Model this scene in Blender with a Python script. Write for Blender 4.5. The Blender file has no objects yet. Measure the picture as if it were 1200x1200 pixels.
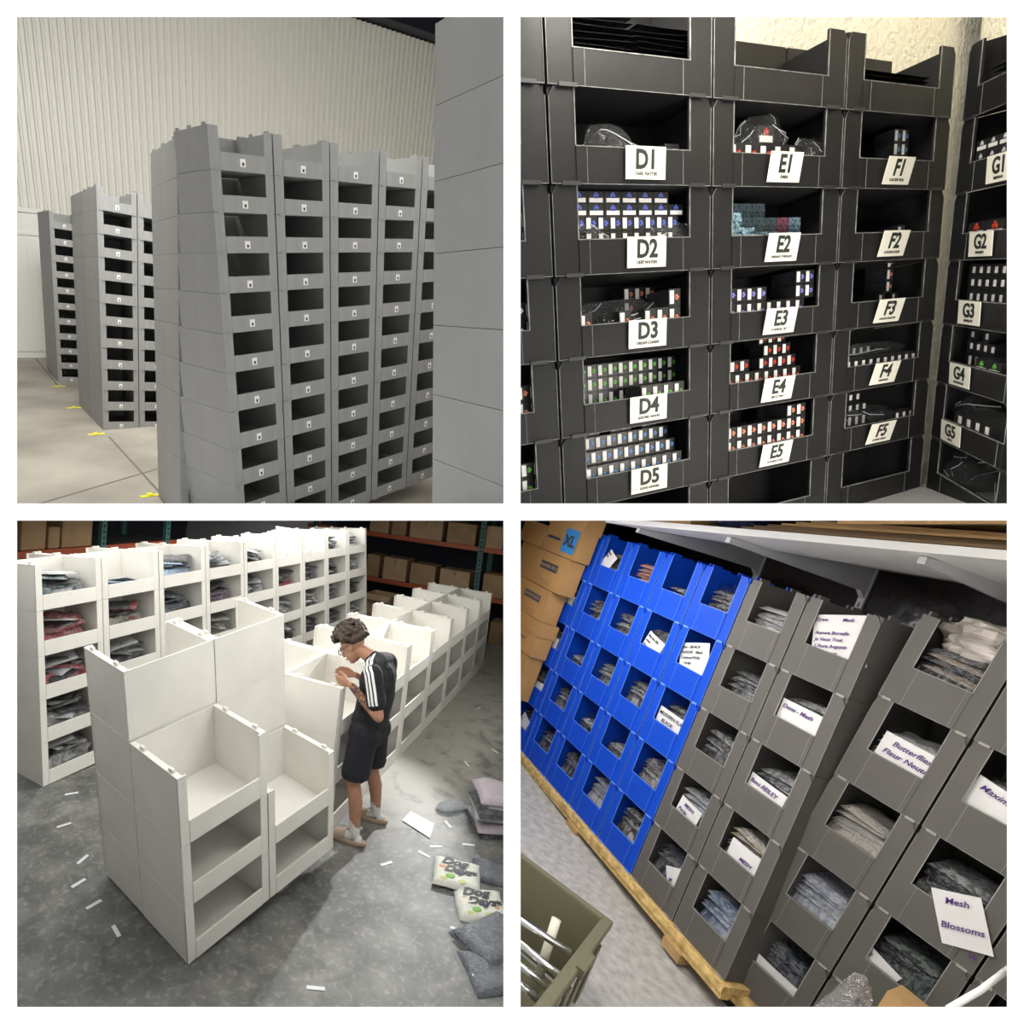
import bpy, bmesh, math, random
from mathutils import Matrix, Vector, noise
sc = bpy.context.scene
COL = sc.collection
# ------------------------------------------------------------------ camera, sky, exposure, big lights
F, CX, CY = 700.0, 400.0, 620.0            # focal length and optical centre, in pixels of a 1200 x 1200 frame
cam_data = bpy.data.cameras.new('camera'); camera = bpy.data.objects.new('camera', cam_data); COL.objects.link(camera)
cam_data.sensor_width = 36.0; cam_data.lens = 36.0 * F / 1200.0
cam_data.shift_x = (600 - CX) / 1200.0; cam_data.shift_y = (CY - 600) / 1200.0
cam_data.clip_start = 0.05; cam_data.clip_end = 100
camera.rotation_euler = (math.pi / 2, 0, 0); sc.camera = camera
sc.view_settings.view_transform = 'Standard'; sc.view_settings.look = 'None'
sc.view_settings.exposure = 0.0; sc.view_settings.gamma = 1.0
world = bpy.data.worlds.new('sky'); sc.world = world; world.use_nodes = True
world.node_tree.nodes['Background'].inputs[0].default_value = (1, 1, 1, 1)
world.node_tree.nodes['Background'].inputs[1].default_value = 1.25

def W(v):                                   # x right, y down, z forward  ->  Blender axes
    return Vector((v[0], v[2], -v[1]))
def ray(u, v):
    return W(((u - CX) / F, (v - CY) / F, 1.0))
def hit(u, v, p, n):                        # where the sight line through a pixel meets a plane of the place
    d = ray(u, v); return d * (Vector(p).dot(n) / d.dot(n))
def at(u, v, z): return ray(u, v) * z
def px(p): return (CX + F * p[0] / p[1], CY - F * p[2] / p[1])

class Block:                                # a rectangular block of stacked bins: origin, axes, column widths, row heights, depth
    def __init__(s, R, t, Ws, Hs, D, flip):
        a = W([R[i][0] for i in range(3)]); dn = W([R[i][1] for i in range(3)]); d = W([R[i][2] for i in range(3)])
        s.a, s.u, s.d, s.D, s.flip = a, -dn, d, D, flip
        s.M = Matrix(((a[0], d[0], -dn[0], 0), (a[1], d[1], -dn[1], 0), (a[2], d[2], -dn[2], 0), (0, 0, 0, 1)))
        s.M.translation = W(t)
        s.x = [0.0]; s.z = [0.0]
        for w in Ws: s.x.append(s.x[-1] + w)
        for h in Hs: s.z.append(s.z[-1] + h)
        s.Ws, s.Hs = Ws, Hs
    def X(s, i): return s.x[i] if 0 <= i < len(s.x) else (s.x[-1] + (i - len(s.x) + 1) * s.Ws[-1] if i > 0 else i * s.Ws[0])
    def Z(s, r):
        z = s.z[r] if r < len(s.z) else s.z[-1] + (r - len(s.z) + 1) * s.Hs[-1]
        return -z if s.flip == 1 else z
    def bin_frame(s, i, r):                 # (x0, x1, z0, z1) of the bin in column i, level r
        z = sorted((s.Z(r), s.Z(r + 1))); return s.X(i), s.X(i + 1), z[0], z[1]
    def pt(s, x, y, z): return s.M @ Vector((x, y, z))
    def face(s, u, v, y=0.0):               # local coordinates of the point where a sight line meets the plane y
        p = hit(u, v, s.M @ Vector((0, y, 0)), s.d); return s.M.inverted() @ p
BL_ = {
'TL_front':([[0.71959, -0.00161, -0.6944], [-0.29576, 0.90405, -0.30858], [0.62826, 0.42743, 0.65007]],[-0.6178, -1.8555, 2.7315],[0.3816, 0.3908, 0.3973, 0.3948, 0.391],[0.1791, 0.1786, 0.1823, 0.1876, 0.1962, 0.204, 0.2136, 0.2193, 0.2206, 0.2097],0.5169,1),
'TL_back':([[0.85821, -0.0823, -0.50666], [-0.10878, 0.93549, -0.3362], [0.50165, 0.34364, 0.79389]],[-0.5221, -1.8692, 2.6364],[0.36],[0.1928, 0.1907, 0.1912, 0.1926, 0.1966, 0.2005, 0.205, 0.2075, 0.2083, 0.2061],0.7196,1),
'TL_mid':([[0.83147, -0.10509, -0.54555], [-0.10329, 0.93559, -0.33765], [0.54589, 0.3371, 0.76705]],[-2.1402, -3.0053, 5.2075],[0.3543],[0.1921, 0.1914, 0.1908, 0.1962, 0.1975, 0.1985, 0.1992, 0.1995, 0.2, 0.1996, 0.1979],0.5701,1),
'TL_far':([[0.84818, -0.12426, -0.51492], [-0.10109, 0.91626, -0.38763], [0.51997, 0.38083, 0.76459]],[-3.4743, -3.7812, 7.0879],[0.3314],[0.184, 0.184, 0.184, 0.184, 0.184, 0.184, 0.184, 0.184, 0.184, 0.184, 0.184],0.5174,1),
'TL_right':([[0.89063, 0.05305, -0.45162], [-0.21941, 0.92005, -0.3246], [0.3983, 0.38819, 0.83106]],[0.4905, -1.164, 1.1331],[0.36],[0.183, 0.1824, 0.1895, 0.2037, 0.2156, 0.2191],0.5400,1),
'TR_def':([[0.92381, 0.11669, -0.36464], [-0.18184, 0.97187, -0.14967], [0.33692, 0.20457, 0.91904]],[0.4004, -1.0895, 1.1904],[0.4784, 0.4807, 0.4766],[0.18, 0.1883, 0.1865, 0.1784, 0.1737, 0.1734, 0.1764],0.1800,1),
'TR_g':([[-0.36636, 0.20825, 0.90687], [0.36812, 0.92755, -0.06429], [-0.85456, 0.31029, -0.41648]],[1.6243, -1.2482, 1.544],[0.4459],[0.1715, 0.1782, 0.1694, 0.1735, 0.1689, 0.1681, 0.1705],0.3430,1),
'BL_near':([[0.66886, -0.01178, -0.7433], [-0.16495, 0.9726, -0.16385], [0.72486, 0.2322, 0.64858]],[-0.9305, 2.6456, 3.6244],[0.6583, 0.6445],[0.4025, 0.4288, 0.4546, 0.4673],0.5292,-1),
'BL_far':([[0.43426, -0.10123, -0.89508], [-0.03486, 0.99103, -0.12899], [0.90011, 0.08722, 0.42683]],[-0.8747, 2.6608, 3.5164],[0.8628, 0.8628, 0.8628, 0.8507, 0.871, 0.8725, 0.8675, 0.8608, 0.8587],[0.4256, 0.4268, 0.432],0.5634,-1),
'BL_left':([[0.50249, 0.00822, -0.86455], [-0.05317, 0.99836, -0.02141], [0.86295, 0.05673, 0.5021]],[-2.6786, 2.3144, 5.3594],[0.6914, 0.7287, 0.7245, 0.7117, 0.6834, 0.6726, 0.6761, 0.6782, 0.684],[0.3893, 0.3902, 0.397, 0.4122, 0.4129],0.4808,-1),
'BR_main':([[0.17487, -0.30624, 0.93576], [0.17054, 0.94546, 0.27754], [-0.96971, 0.11105, 0.21756]],[1.6411, 0.0365, 3.7071],[0.2733, 0.2709, 0.2667, 0.2692, 0.2752, 0.2847],[0.3158, 0.308, 0.298, 0.2868, 0.2884],0.3000,1),
'BR_right':([[0.39436, -0.30208, 0.86789], [0.31677, 0.93123, 0.18019], [-0.86264, 0.20386, 0.46293]],[1.9989, 0.2877, 2.055],[0.2594],[0.3195, 0.3298, 0.3171, 0.3067],0.3194,1),
}
B = {k: Block(*v) for k, v in BL_.items()}
UP = {k: W(v[0]).normalized() for k, v in {'TL': ([0.06993, -0.91403, -0.39958], -1.6401), 'TR': ([-0.12507, -0.96855, -0.21512], -0.516), 'BL': ([0.10123, -0.99103, -0.08722], -3.0322), 'BR': ([0.29098, -0.94316, -0.16054], -1.5977)}.items()}
FLOOR_H = {k: v[1] for k, v in {'TL': ([0.06993, -0.91403, -0.39958], -1.6401), 'TR': ([-0.12507, -0.96855, -0.21512], -0.516), 'BL': ([0.10123, -0.99103, -0.08722], -3.0322), 'BR': ([0.29098, -0.94316, -0.16054], -1.5977)}.items()}
FLOOR_H['BR'] -= 0.10
def floor_pt(room, u, v): return hit(u, v, UP[room] * FLOOR_H[room], UP[room])
def frame(o, x, up):                        # matrix with z = up, x close to x
    z = up.normalized(); x = (x - z * x.dot(z)).normalized(); y = z.cross(x)
    M = Matrix(((x[0], y[0], z[0], 0), (x[1], y[1], z[1], 0), (x[2], y[2], z[2], 0), (0, 0, 0, 1))); M.translation = o
    return M
T = Matrix.Translation
def Rz(a): return Matrix.Rotation(a, 4, 'Z')
def Rx(a): return Matrix.Rotation(a, 4, 'X')
def Ry(a): return Matrix.Rotation(a, 4, 'Y')
def S(x, y, z): return Matrix.Diagonal((x, y, z, 1))

# ------------------------------------------------------------------ area lights (unseen, placed to light each room)
def area(name, p, target, sx, sy, power, color=(1, 1, 1), spread=180):
    l = bpy.data.lights.new(name, 'AREA'); l.shape = 'RECTANGLE'; l.size = sx; l.size_y = sy; l.energy = power; l.color = color
    l.spread = math.radians(spread)
    o = bpy.data.objects.new(name, l); COL.objects.link(o); o.location = p
    o.rotation_euler = (Vector(target) - Vector(p)).to_track_quat('-Z', 'Y').to_euler(); return o
def unseen_slab_lamp(u, v, z, sx, sy, power, color=(1, 1, 1)):  # added lamp tucked flat under the divider slab, out of view
    p = at(u, v, z); return area('unseen_overhead_light', p, p - Vector((0, -.02, 1)), sx, sy, power, color)
def bulb(u, v, z, power, r=.03, color=(1, 1, 1)):
    l = bpy.data.lights.new('unseen_bulb', 'POINT'); l.energy = power; l.shadow_soft_size = r; l.color = color
    o = bpy.data.objects.new('unseen_bulb', l); COL.objects.link(o); o.location = at(u, v, z); return o
area('unseen_overhead_light', at(100, -500, 3.0), at(300, 300, 5.5), 3.0, 2.0, 350, (1, .99, .95))
area('unseen_front_light', at(960, -210, 1.0), at(930, 360, 1.6), .9, .35, 17, (1, .96, .88))
area('unseen_front_light', at(1350, 520, 1.05), at(980, 420, 1.7), .3, .5, 7, (1, .96, .88))  # added side fill, evens out the dimmer bins
area('unseen_overhead_light', at(960, -600, 1.35), at(1000, 20, 1.95), .6, .3, 16, (1, .96, .88))  # added wall washer, unseen, brightens the stucco wall
unseen_slab_lamp(204, 606, 5.0, 4.0, 4.4, 106, (1, .985, .95))
unseen_slab_lamp(330, 606, 9.0, 3.5, 3.0, 85, (1, .985, .95))
unseen_slab_lamp(560, 606, 3.3, .5, .5, 15, (1, .98, .94))
spot = bpy.data.lights.new('unseen_spot', 'SPOT'); spot.energy = 900; spot.spot_size = math.radians(46); spot.spot_blend = .6; spot.shadow_soft_size = .04
spot_o = bpy.data.objects.new('unseen_spot', spot); COL.objects.link(spot_o); spot_o.location = at(575, 606, 8.6); spot_o.rotation_euler = (at(230, 1040, 4.3) - at(575, 606, 8.6)).to_track_quat('-Z', 'Y').to_euler()  # added unseen spot, aimed at the near stack for its floor shadow
unseen_slab_lamp(720, 606, 1.7, .45, .5, 13, (1, .96, .9))
unseen_slab_lamp(680, 606, 2.9, .4, .8, 11, (1, .96, .9))
unseen_slab_lamp(1090, 606, 1.25, .3, .3, 3, (1, .96, .9))  # added small lamp, brightens the shelf and its cartons

# ------------------------------------------------------------------ materials
def _mat(name):
    m = bpy.data.materials.new(name); m.use_nodes = True; nt = m.node_tree
    return m, nt, nt.nodes['Principled BSDF']
def mat(name, color, rough=0.6, metal=0.0, var=0.0, scale=8.0, bump=0.0, bscale=60.0, spec=0.5, coat=0.0, color2=None, detail=4.0, thresh=None, stretch=None):
    m, nt, b = _mat(name); N, L = nt.nodes, nt.links
    b.inputs['Roughness'].default_value = rough; b.inputs['Metallic'].default_value = metal
    b.inputs['Specular IOR Level'].default_value = spec; b.inputs['Coat Weight'].default_value = coat
    c = (*color, 1); b.inputs['Base Color'].default_value = c
    tc = N.new('ShaderNodeTexCoord'); vec = tc.outputs['Object']
    if stretch:
        mp = N.new('ShaderNodeMapping'); mp.inputs['Scale'].default_value = stretch; L.new(vec, mp.inputs[0]); vec = mp.outputs[0]
    if var or color2:
        n = N.new('ShaderNodeTexNoise'); n.inputs['Scale'].default_value = scale; n.inputs['Detail'].default_value = detail; L.new(vec, n.inputs[0])
        r = N.new('ShaderNodeValToRGB'); L.new(n.outputs[0], r.inputs[0])
        lo, hi = thresh or (0.3, 0.7); r.color_ramp.elements[0].position = lo; r.color_ramp.elements[1].position = hi
        r.color_ramp.elements[0].color = tuple(x * (1 - var) for x in color) + (1,)
        r.color_ramp.elements[1].color = (*(color2 or tuple(min(1, x * (1 + var)) for x in color)), 1)
        L.new(r.outputs[0], b.inputs['Base Color'])
    if bump:
        n = N.new('ShaderNodeTexNoise'); n.inputs['Scale'].default_value = bscale; n.inputs['Detail'].default_value = 5; L.new(vec, n.inputs[0])
        bp = N.new('ShaderNodeBump'); bp.inputs['Strength'].default_value = bump; bp.inputs['Distance'].default_value = 0.02
        L.new(n.outputs[0], bp.inputs['Height']); L.new(bp.outputs[0], b.inputs['Normal'])
    return m
def garment_mat(name):                      # folded cloth whose colour is its own object colour, printed with a soft pattern
    m, nt, b = _mat(name); N, L = nt.nodes, nt.links
    oi = N.new('ShaderNodeObjectInfo'); tc = N.new('ShaderNodeTexCoord')
    mp = N.new('ShaderNodeMapping'); L.new(tc.outputs['Object'], mp.inputs[0]); mp.inputs['Scale'].default_value = (1, 1, 2.5)
    ad = N.new('ShaderNodeVectorMath'); ad.operation = 'ADD'; L.new(mp.outputs[0], ad.inputs[0])
    cb = N.new('ShaderNodeCombineXYZ'); mu = N.new('ShaderNodeMath'); mu.operation = 'MULTIPLY'; mu.inputs[1].default_value = 37.0
    L.new(oi.outputs['Random'], mu.inputs[0]); L.new(mu.outputs[0], cb.inputs[0]); L.new(cb.outputs[0], ad.inputs[1])
    n = N.new('ShaderNodeTexNoise'); n.inputs['Scale'].default_value = 26; n.inputs['Detail'].default_value = 5; n.inputs['Distortion'].default_value = 1.2
    L.new(ad.outputs[0], n.inputs[0])
    r = N.new('ShaderNodeValToRGB'); L.new(n.outputs[0], r.inputs[0]); r.color_ramp.elements[0].position = 0.42; r.color_ramp.elements[1].position = 0.6
    mx = N.new('ShaderNodeMix'); mx.data_type = 'RGBA'; mx.blend_type = 'MIX'; L.new(r.outputs[0], mx.inputs[0])
    L.new(oi.outputs['Color'], mx.inputs[6])
    m2 = N.new('ShaderNodeMix'); m2.data_type = 'RGBA'; L.new(oi.outputs['Alpha'], m2.inputs[0]); L.new(oi.outputs['Color'], m2.inputs[6]); m2.inputs[7].default_value = (0.72, 0.7, 0.68, 1)
    L.new(m2.outputs[2], mx.inputs[7]); L.new(mx.outputs[2], b.inputs['Base Color'])
    b.inputs['Roughness'].default_value = 0.55; b.inputs['Coat Weight'].default_value = 0.55; b.inputs['Coat Roughness'].default_value = 0.16
    n2 = N.new('ShaderNodeTexNoise'); n2.inputs['Scale'].default_value = 45; n2.inputs['Detail'].default_value = 3; n2.inputs['Distortion'].default_value = 2; L.new(ad.outputs[0], n2.inputs[0])
    bp = N.new('ShaderNodeBump'); bp.inputs['Strength'].default_value = 0.9; bp.inputs['Distance'].default_value = 0.012; L.new(n2.outputs[0], bp.inputs['Height']); L.new(bp.outputs[0], b.inputs['Normal']); L.new(bp.outputs[0], b.inputs['Coat Normal'])
    return m
def film_mat(name, alpha=0.22, tint=(.96, .97, .98), rough=0.12):        # clear plastic film
    m = bpy.data.materials.new(name); m.use_nodes = True; nt = m.node_tree; N, L = nt.nodes, nt.links
    N.remove(N['Principled BSDF']); out = N['Material Output']
    t = N.new('ShaderNodeBsdfTransparent'); t.inputs[0].default_value = (*tint, 1)
    g = N.new('ShaderNodeBsdfGlossy'); g.inputs['Roughness'].default_value = rough; g.inputs[0].default_value = (1, 1, 1, 1)
    d = N.new('ShaderNodeBsdfDiffuse'); d.inputs[0].default_value = (0.8, 0.8, 0.8, 1)
    gd = N.new('ShaderNodeMixShader'); gd.inputs[0].default_value = 0.18; L.new(g.outputs[0], gd.inputs[1]); L.new(d.outputs[0], gd.inputs[2])
    fr = N.new('ShaderNodeLayerWeight'); fr.inputs[0].default_value = 0.35
    ad = N.new('ShaderNodeMath'); ad.operation = 'MULTIPLY_ADD'; ad.inputs[1].default_value = 0.6; ad.inputs[2].default_value = alpha * 0.45; ad.use_clamp = True
    L.new(fr.outputs['Facing'], ad.inputs[0])
    mu = N.new('ShaderNodeMath'); mu.operation = 'MULTIPLY'; mu.inputs[1].default_value = min(1, alpha * 3); L.new(ad.outputs[0], mu.inputs[0])
    mx = N.new('ShaderNodeMixShader'); L.new(mu.outputs[0], mx.inputs[0]); L.new(t.outputs[0], mx.inputs[1]); L.new(gd.outputs[0], mx.inputs[2])
    tc = N.new('ShaderNodeTexCoord'); n = N.new('ShaderNodeTexNoise'); n.inputs['Scale'].default_value = 30; n.inputs['Detail'].default_value = 3; n.inputs['Distortion'].default_value = 2.5
    L.new(tc.outputs['Object'], n.inputs[0]); bp = N.new('ShaderNodeBump'); bp.inputs['Strength'].default_value = 1; bp.inputs['Distance'].default_value = 0.03
    L.new(n.outputs[0], bp.inputs['Height']); L.new(bp.outputs[0], g.inputs['Normal']); L.new(bp.outputs[0], fr.inputs['Normal'])
    L.new(mx.outputs[0], out.inputs[0]); return m
def emit_mat(name, color, power):
    m, nt, b = _mat(name); b.inputs['Base Color'].default_value = (*color, 1)
    b.inputs['Emission Color'].default_value = (*color, 1); b.inputs['Emission Strength'].default_value = power; return m

# ------------------------------------------------------------------ mesh building
ROOM = None; ROOM_OF = {}
class MB:
    def __init__(s): s.v, s.f, s.m, s.s = [], [], [], []
    def add(s, vs, fs, mat=0, smooth=False, M=None):
        b = len(s.v); s.v += [(M @ Vector(q)) if M else Vector(q) for q in vs]
        for f in fs: s.f.append([b + i for i in f]); s.m.append(mat); s.s.append(smooth)
        return s
    def box(s, x0, x1, y0, y1, z0, z1, mat=0, M=None):
        v = [(x, y, z) for z in (z0, z1) for y in (y0, y1) for x in (x0, x1)]
        return s.add(v, [(0, 2, 3, 1), (4, 5, 7, 6), (0, 1, 5, 4), (2, 6, 7, 3), (0, 4, 6, 2), (1, 3, 7, 5)], mat, False, M)
    def prism(s, poly, y0, y1, mat=0, M=None):      # polygon in x,z (counter-clockwise seen from -y) pulled along y
        n = len(poly); v = [(x, y0, z) for x, z in poly] + [(x, y1, z) for x, z in poly]
        f = [tuple(range(n)), tuple(range(2 * n - 1, n - 1, -1))] + [(i, i + n, (i + 1) % n + n, (i + 1) % n) for i in range(n)]
        return s.add(v, f, mat, False, M)
    def tube(s, pts, rad, n=10, mat=0, smooth=True, caps=True):
        pts = [Vector(p) for p in pts]; rs = rad if isinstance(rad, (list, tuple)) else [rad] * len(pts)
        vs, fs = [], []; x = None
        for i, p in enumerate(pts):
            d = (pts[min(i + 1, len(pts) - 1)] - pts[max(i - 1, 0)]).normalized()
            if x is None: x = d.cross(Vector((0, 0, 1)) if abs(d.z) < 0.9 else Vector((1, 0, 0)))
            x = (x - d * x.dot(d)).normalized(); y = d.cross(x)
            vs += [p + (x * math.cos(2 * math.pi * k / n) + y * math.sin(2 * math.pi * k / n)) * rs[i] for k in range(n)]
        for i in range(len(pts) - 1):
            for k in range(n): fs.append((i * n + k, i * n + (k + 1) % n, (i + 1) * n + (k + 1) % n, (i + 1) * n + k))
        if caps: fs += [tuple(range(n - 1, -1, -1)), tuple((len(pts) - 1) * n + k for k in range(n))]
        return s.add(vs, fs, mat, smooth)
    def grid(s, nu, nv, fn, mat=0, smooth=True):
        vs = [fn(i / (nu - 1), j / (nv - 1)) for j in range(nv) for i in range(nu)]
        return s.add(vs, [(j * nu + i, j * nu + i + 1, (j + 1) * nu + i + 1, (j + 1) * nu + i) for j in range(nv - 1) for i in range(nu - 1)], mat, smooth)
    def ball(s, c, r, nu=12, nv=8, mat=0, M=None):
        c = Vector(c); r = r if isinstance(r, (list, tuple)) else (r, r, r); vs, fs = [], []
        for j in range(nv + 1):
            t = math.pi * j / nv
            vs += [c + Vector((r[0] * math.sin(t) * math.cos(2 * math.pi * i / nu), r[1] * math.sin(t) * math.sin(2 * math.pi * i / nu), r[2] * math.cos(t))) for i in range(nu)]
        for j in range(nv):
            for i in range(nu): fs.append((j * nu + i, (j + 1) * nu + i, (j + 1) * nu + (i + 1) % nu, j * nu + (i + 1) % nu))
        return s.add(vs, fs, mat, True, M)
    def mesh(s, name, mats):
        me = bpy.data.meshes.new(name); me.from_pydata([tuple(v) for v in s.v], [], s.f)
        for m in (mats if isinstance(mats, (list, tuple)) else [mats]): me.materials.append(m)
        me.polygons.foreach_set('material_index', s.m); me.polygons.foreach_set('use_smooth', s.s); me.update(); return me
    def build(s, name, mats, parent=None, M=None, bevel=0.0):
        me = s.mesh(name, mats)
        if bevel:
            bm = bmesh.new(); bm.from_mesh(me)
            bmesh.ops.bevel(bm, geom=bm.edges[:], offset=bevel, segments=2, affect='EDGES', clamp_overlap=True); bm.to_mesh(me); bm.free()
        return link(name, me, parent, M)
def link(name, data, parent=None, M=None):
    o = bpy.data.objects.new(name, data); COL.objects.link(o)
    if parent is not None: o.parent = parent
    if M is not None: o.matrix_local = M
    ROOM_OF[o] = ROOM; return o
def tag(o, label=None, cat=None, group=None, kind=None):
    for k, v in (('label', label), ('category', cat), ('group', group), ('kind', kind)):
        if v: o[k] = v
    return o
def thing(name, label, cat, M, group=None): return tag(link(name, None, None, M), label, cat, group)
def structure(o): o['kind'] = 'structure'; return o
KIDS = {}
def kids(o):
    return [c for c in COL.objects if c.parent is o]
def copy_tree(root, M, label=None, group=None, color=None):
    ch = KIDS.get(root)
    if ch is None: ch = KIDS[root] = [(c, kids(c)) for c in kids(root)]
    r = root.copy(); COL.objects.link(r); r.matrix_local = M; ROOM_OF[r] = ROOM
    if label: r['label'] = label
    if group: r['group'] = group
    if color: r.color = color
    for c, gs in ch:
        d = c.copy(); COL.objects.link(d); d.parent = r; ROOM_OF[d] = ROOM
        if color: d.color = color
        for g in gs:
            e = g.copy(); COL.objects.link(e); e.parent = d; ROOM_OF[e] = ROOM
    return r
_fonts = {}
def text_mesh(body, size, thick=0.0, shear=0.0, align='CENTER', space=1.0, line=1.0):
    k = (body, size, thick, shear, align)
    if k in _fonts: return _fonts[k]
    c = bpy.data.curves.new('lettering', 'FONT'); c.body = body; c.size = size; c.align_x = align; c.align_y = 'CENTER'; c.offset = thick; c.shear = shear
    c.space_character = space; c.space_line = line; c.resolution_u = 3; c.extrude = 0.0004
    o = bpy.data.objects.new('lettering', c); COL.objects.link(o); dg = bpy.context.evaluated_depsgraph_get(); dg.update()
    me = bpy.data.meshes.new_from_object(o.evaluated_get(dg)); bpy.data.objects.remove(o); _fonts[k] = me; return me
def lettering(body, size, material, parent, M, thick=0.0, shear=0.0, align='CENTER', space=1.0, name='lettering', line=1.0):
    me = text_mesh(body, size, thick, shear, align, space, line).copy(); me.materials.clear(); me.materials.append(material)
    return link(name, me, parent, M)
FRONT = Matrix.Rotation(math.pi / 2, 4, 'X')   # stands lettering up, facing -y
ORD = ['first', 'second', 'third', 'fourth', 'fifth', 'sixth', 'seventh', 'eighth', 'ninth', 'tenth', 'eleventh', 'twelfth', 'thirteenth']
rnd = random.Random(7)
def slab_mesh(name, w, d, t, seed, wrinkle=1.0, nu=12, nv=10, mats=None):
    q = Vector((seed * 5.7, seed * 2.3, 0)); mb = MB()
    def edge(u, v): return (1 - abs(2 * u - 1) ** 8) * (1 - abs(2 * v - 1) ** 8)
    def top(u, v):
        x, y = (u - .5) * w, (v - .5) * d; e = max(0, edge(u, v)) ** .35; p = Vector((x * 9, y * 9, 0)) + q
        k = noise.noise(p) * .45 + noise.noise(p * 2.3) * .3 + (1 - abs(noise.noise(p * 1.7 + q))) * .25
        return Vector((x + .012 * noise.noise(p + Vector((3, 0, 0))), y + .012 * noise.noise(p + Vector((0, 5, 0))), t * (.06 + e * (.94 + .5 * wrinkle * k))))
    mb.grid(nu, nv, top); n0 = len(mb.v)
    mb.grid(nu, nv, lambda u, v: Vector((top(u, v).x, top(u, v).y, t * .04 * (1 - max(0, edge(u, v))))))
    idx = [i for i in range(nu)] + [j * nu + nu - 1 for j in range(1, nv)] + [(nv - 1) * nu + i for i in range(nu - 2, -1, -1)] + [j * nu for j in range(nv - 2, 0, -1)]
    for a, b in zip(idx, idx[1:] + idx[:1]): mb.f.append([a, a + n0, b + n0, b]); mb.m.append(0); mb.s.append(True)
    return mb

# ------------------------------------------------------------------ the setting: four store rooms behind one white partition
M_white_paint = mat('white_paint', (0.92, 0.92, 0.92), 0.7)
M_shell = mat('plain_shell', (0.45, 0.45, 0.45), 0.9)
def frustum_grid():
    xs = [-9000, 20, 590, 610, 1180, 9000]; ys = [-9000, 20, 590, 610, 1180, 9000]; mb = MB()
    idx = lambda i, j, k: k * 36 + j * 6 + i
    vs = []
    for z in (0.90, 0.925):
        for y in ys:
            for x in xs: vs.append(at(x, y, z))
    fs = []; hole = lambda i, j: i in (1, 3) and j in (1, 3)
    for j in range(5):
        for i in range(5):
            if hole(i, j):
                fs += [(idx(i, j, 0), idx(i + 1, j, 0), idx(i + 1, j, 1), idx(i, j, 1)), (idx(i, j + 1, 0), idx(i, j + 1, 1), idx(i + 1, j + 1, 1), idx(i + 1, j + 1, 0)),
                       (idx(i, j, 0), idx(i, j, 1), idx(i, j + 1, 1), idx(i, j + 1, 0)), (idx(i + 1, j, 0), idx(i + 1, j + 1, 0), idx(i + 1, j + 1, 1), idx(i + 1, j, 1))]
            else:
                fs += [(idx(i, j, 0), idx(i, j + 1, 0), idx(i + 1, j + 1, 0), idx(i + 1, j, 0)), (idx(i, j, 1), idx(i + 1, j, 1), idx(i + 1, j + 1, 1), idx(i, j + 1, 1))]
    return mb.add(vs, fs)
structure(frustum_grid().build('wall_front', M_white_paint))
def wedge(pts): # four sight-line corners near, four far
    return MB().add(pts, [(0, 1, 2, 3), (7, 6, 5, 4), (0, 4, 5, 1), (1, 5, 6, 2), (2, 6, 7, 3), (3, 7, 4, 0)])
zn, zf, E = 0.93, 16.0, 14.0
def vdiv(x0, x1):
    f = lambda x, z, y: Vector(((x - CX) / F * z, z, y))
    return wedge([f(x0, zn, -E), f(x1, zn, -E), f(x1, zn, E), f(x0, zn, E), f(x0, zf, -E), f(x1, zf, -E), f(x1, zf, E), f(x0, zf, E)])
def hdiv(y0, y1):
    f = lambda y, z, x: Vector((x, z, -(y - CY) / F * z))
    return wedge([f(y0, zn, -E), f(y1, zn, -E), f(y1, zn, E), f(y0, zn, E), f(y0, zf, -E), f(y1, zf, -E), f(y1, zf, E), f(y0, zf, E)])
structure(vdiv(599.2, 600.8).build('added_divider_wall', M_white_paint))  # added upright divider, unseen edge-on, keeps the rooms' light apart
structure(hdiv(599.2, 600.8).build('added_divider_slab', M_white_paint))  # added level divider, unseen edge-on, blocks light between upper and lower rooms
for nm, b in (('wall_left', (-E - .1, -E, .9, zf, -E, E)), ('wall_right', (E, E + .1, .9, zf, -E, E)), ('added_shell_far', (-E, E, zf, zf + .1, -E, E)),
              ('added_shell_under', (-E, E, .9, zf, -E - .1, -E)), ('added_shell_over', (-E, E, .9, zf, E, E + .1))):
    structure(MB().box(*b).build(nm, M_shell))  # added outer shell, unseen, keeps world light out of the rooms
def slab(name, room, m, x_dir, half=9.0, centre_px=(300, 300), thick=0.05, size=None):
    c = floor_pt(room, *centre_px); Mf = frame(c, x_dir, UP[room]); h = size or (half, half)
    return structure(MB().box(-h[0], h[0], -h[1], h[1], -thick, 0).build(name, m, None, Mf))

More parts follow.
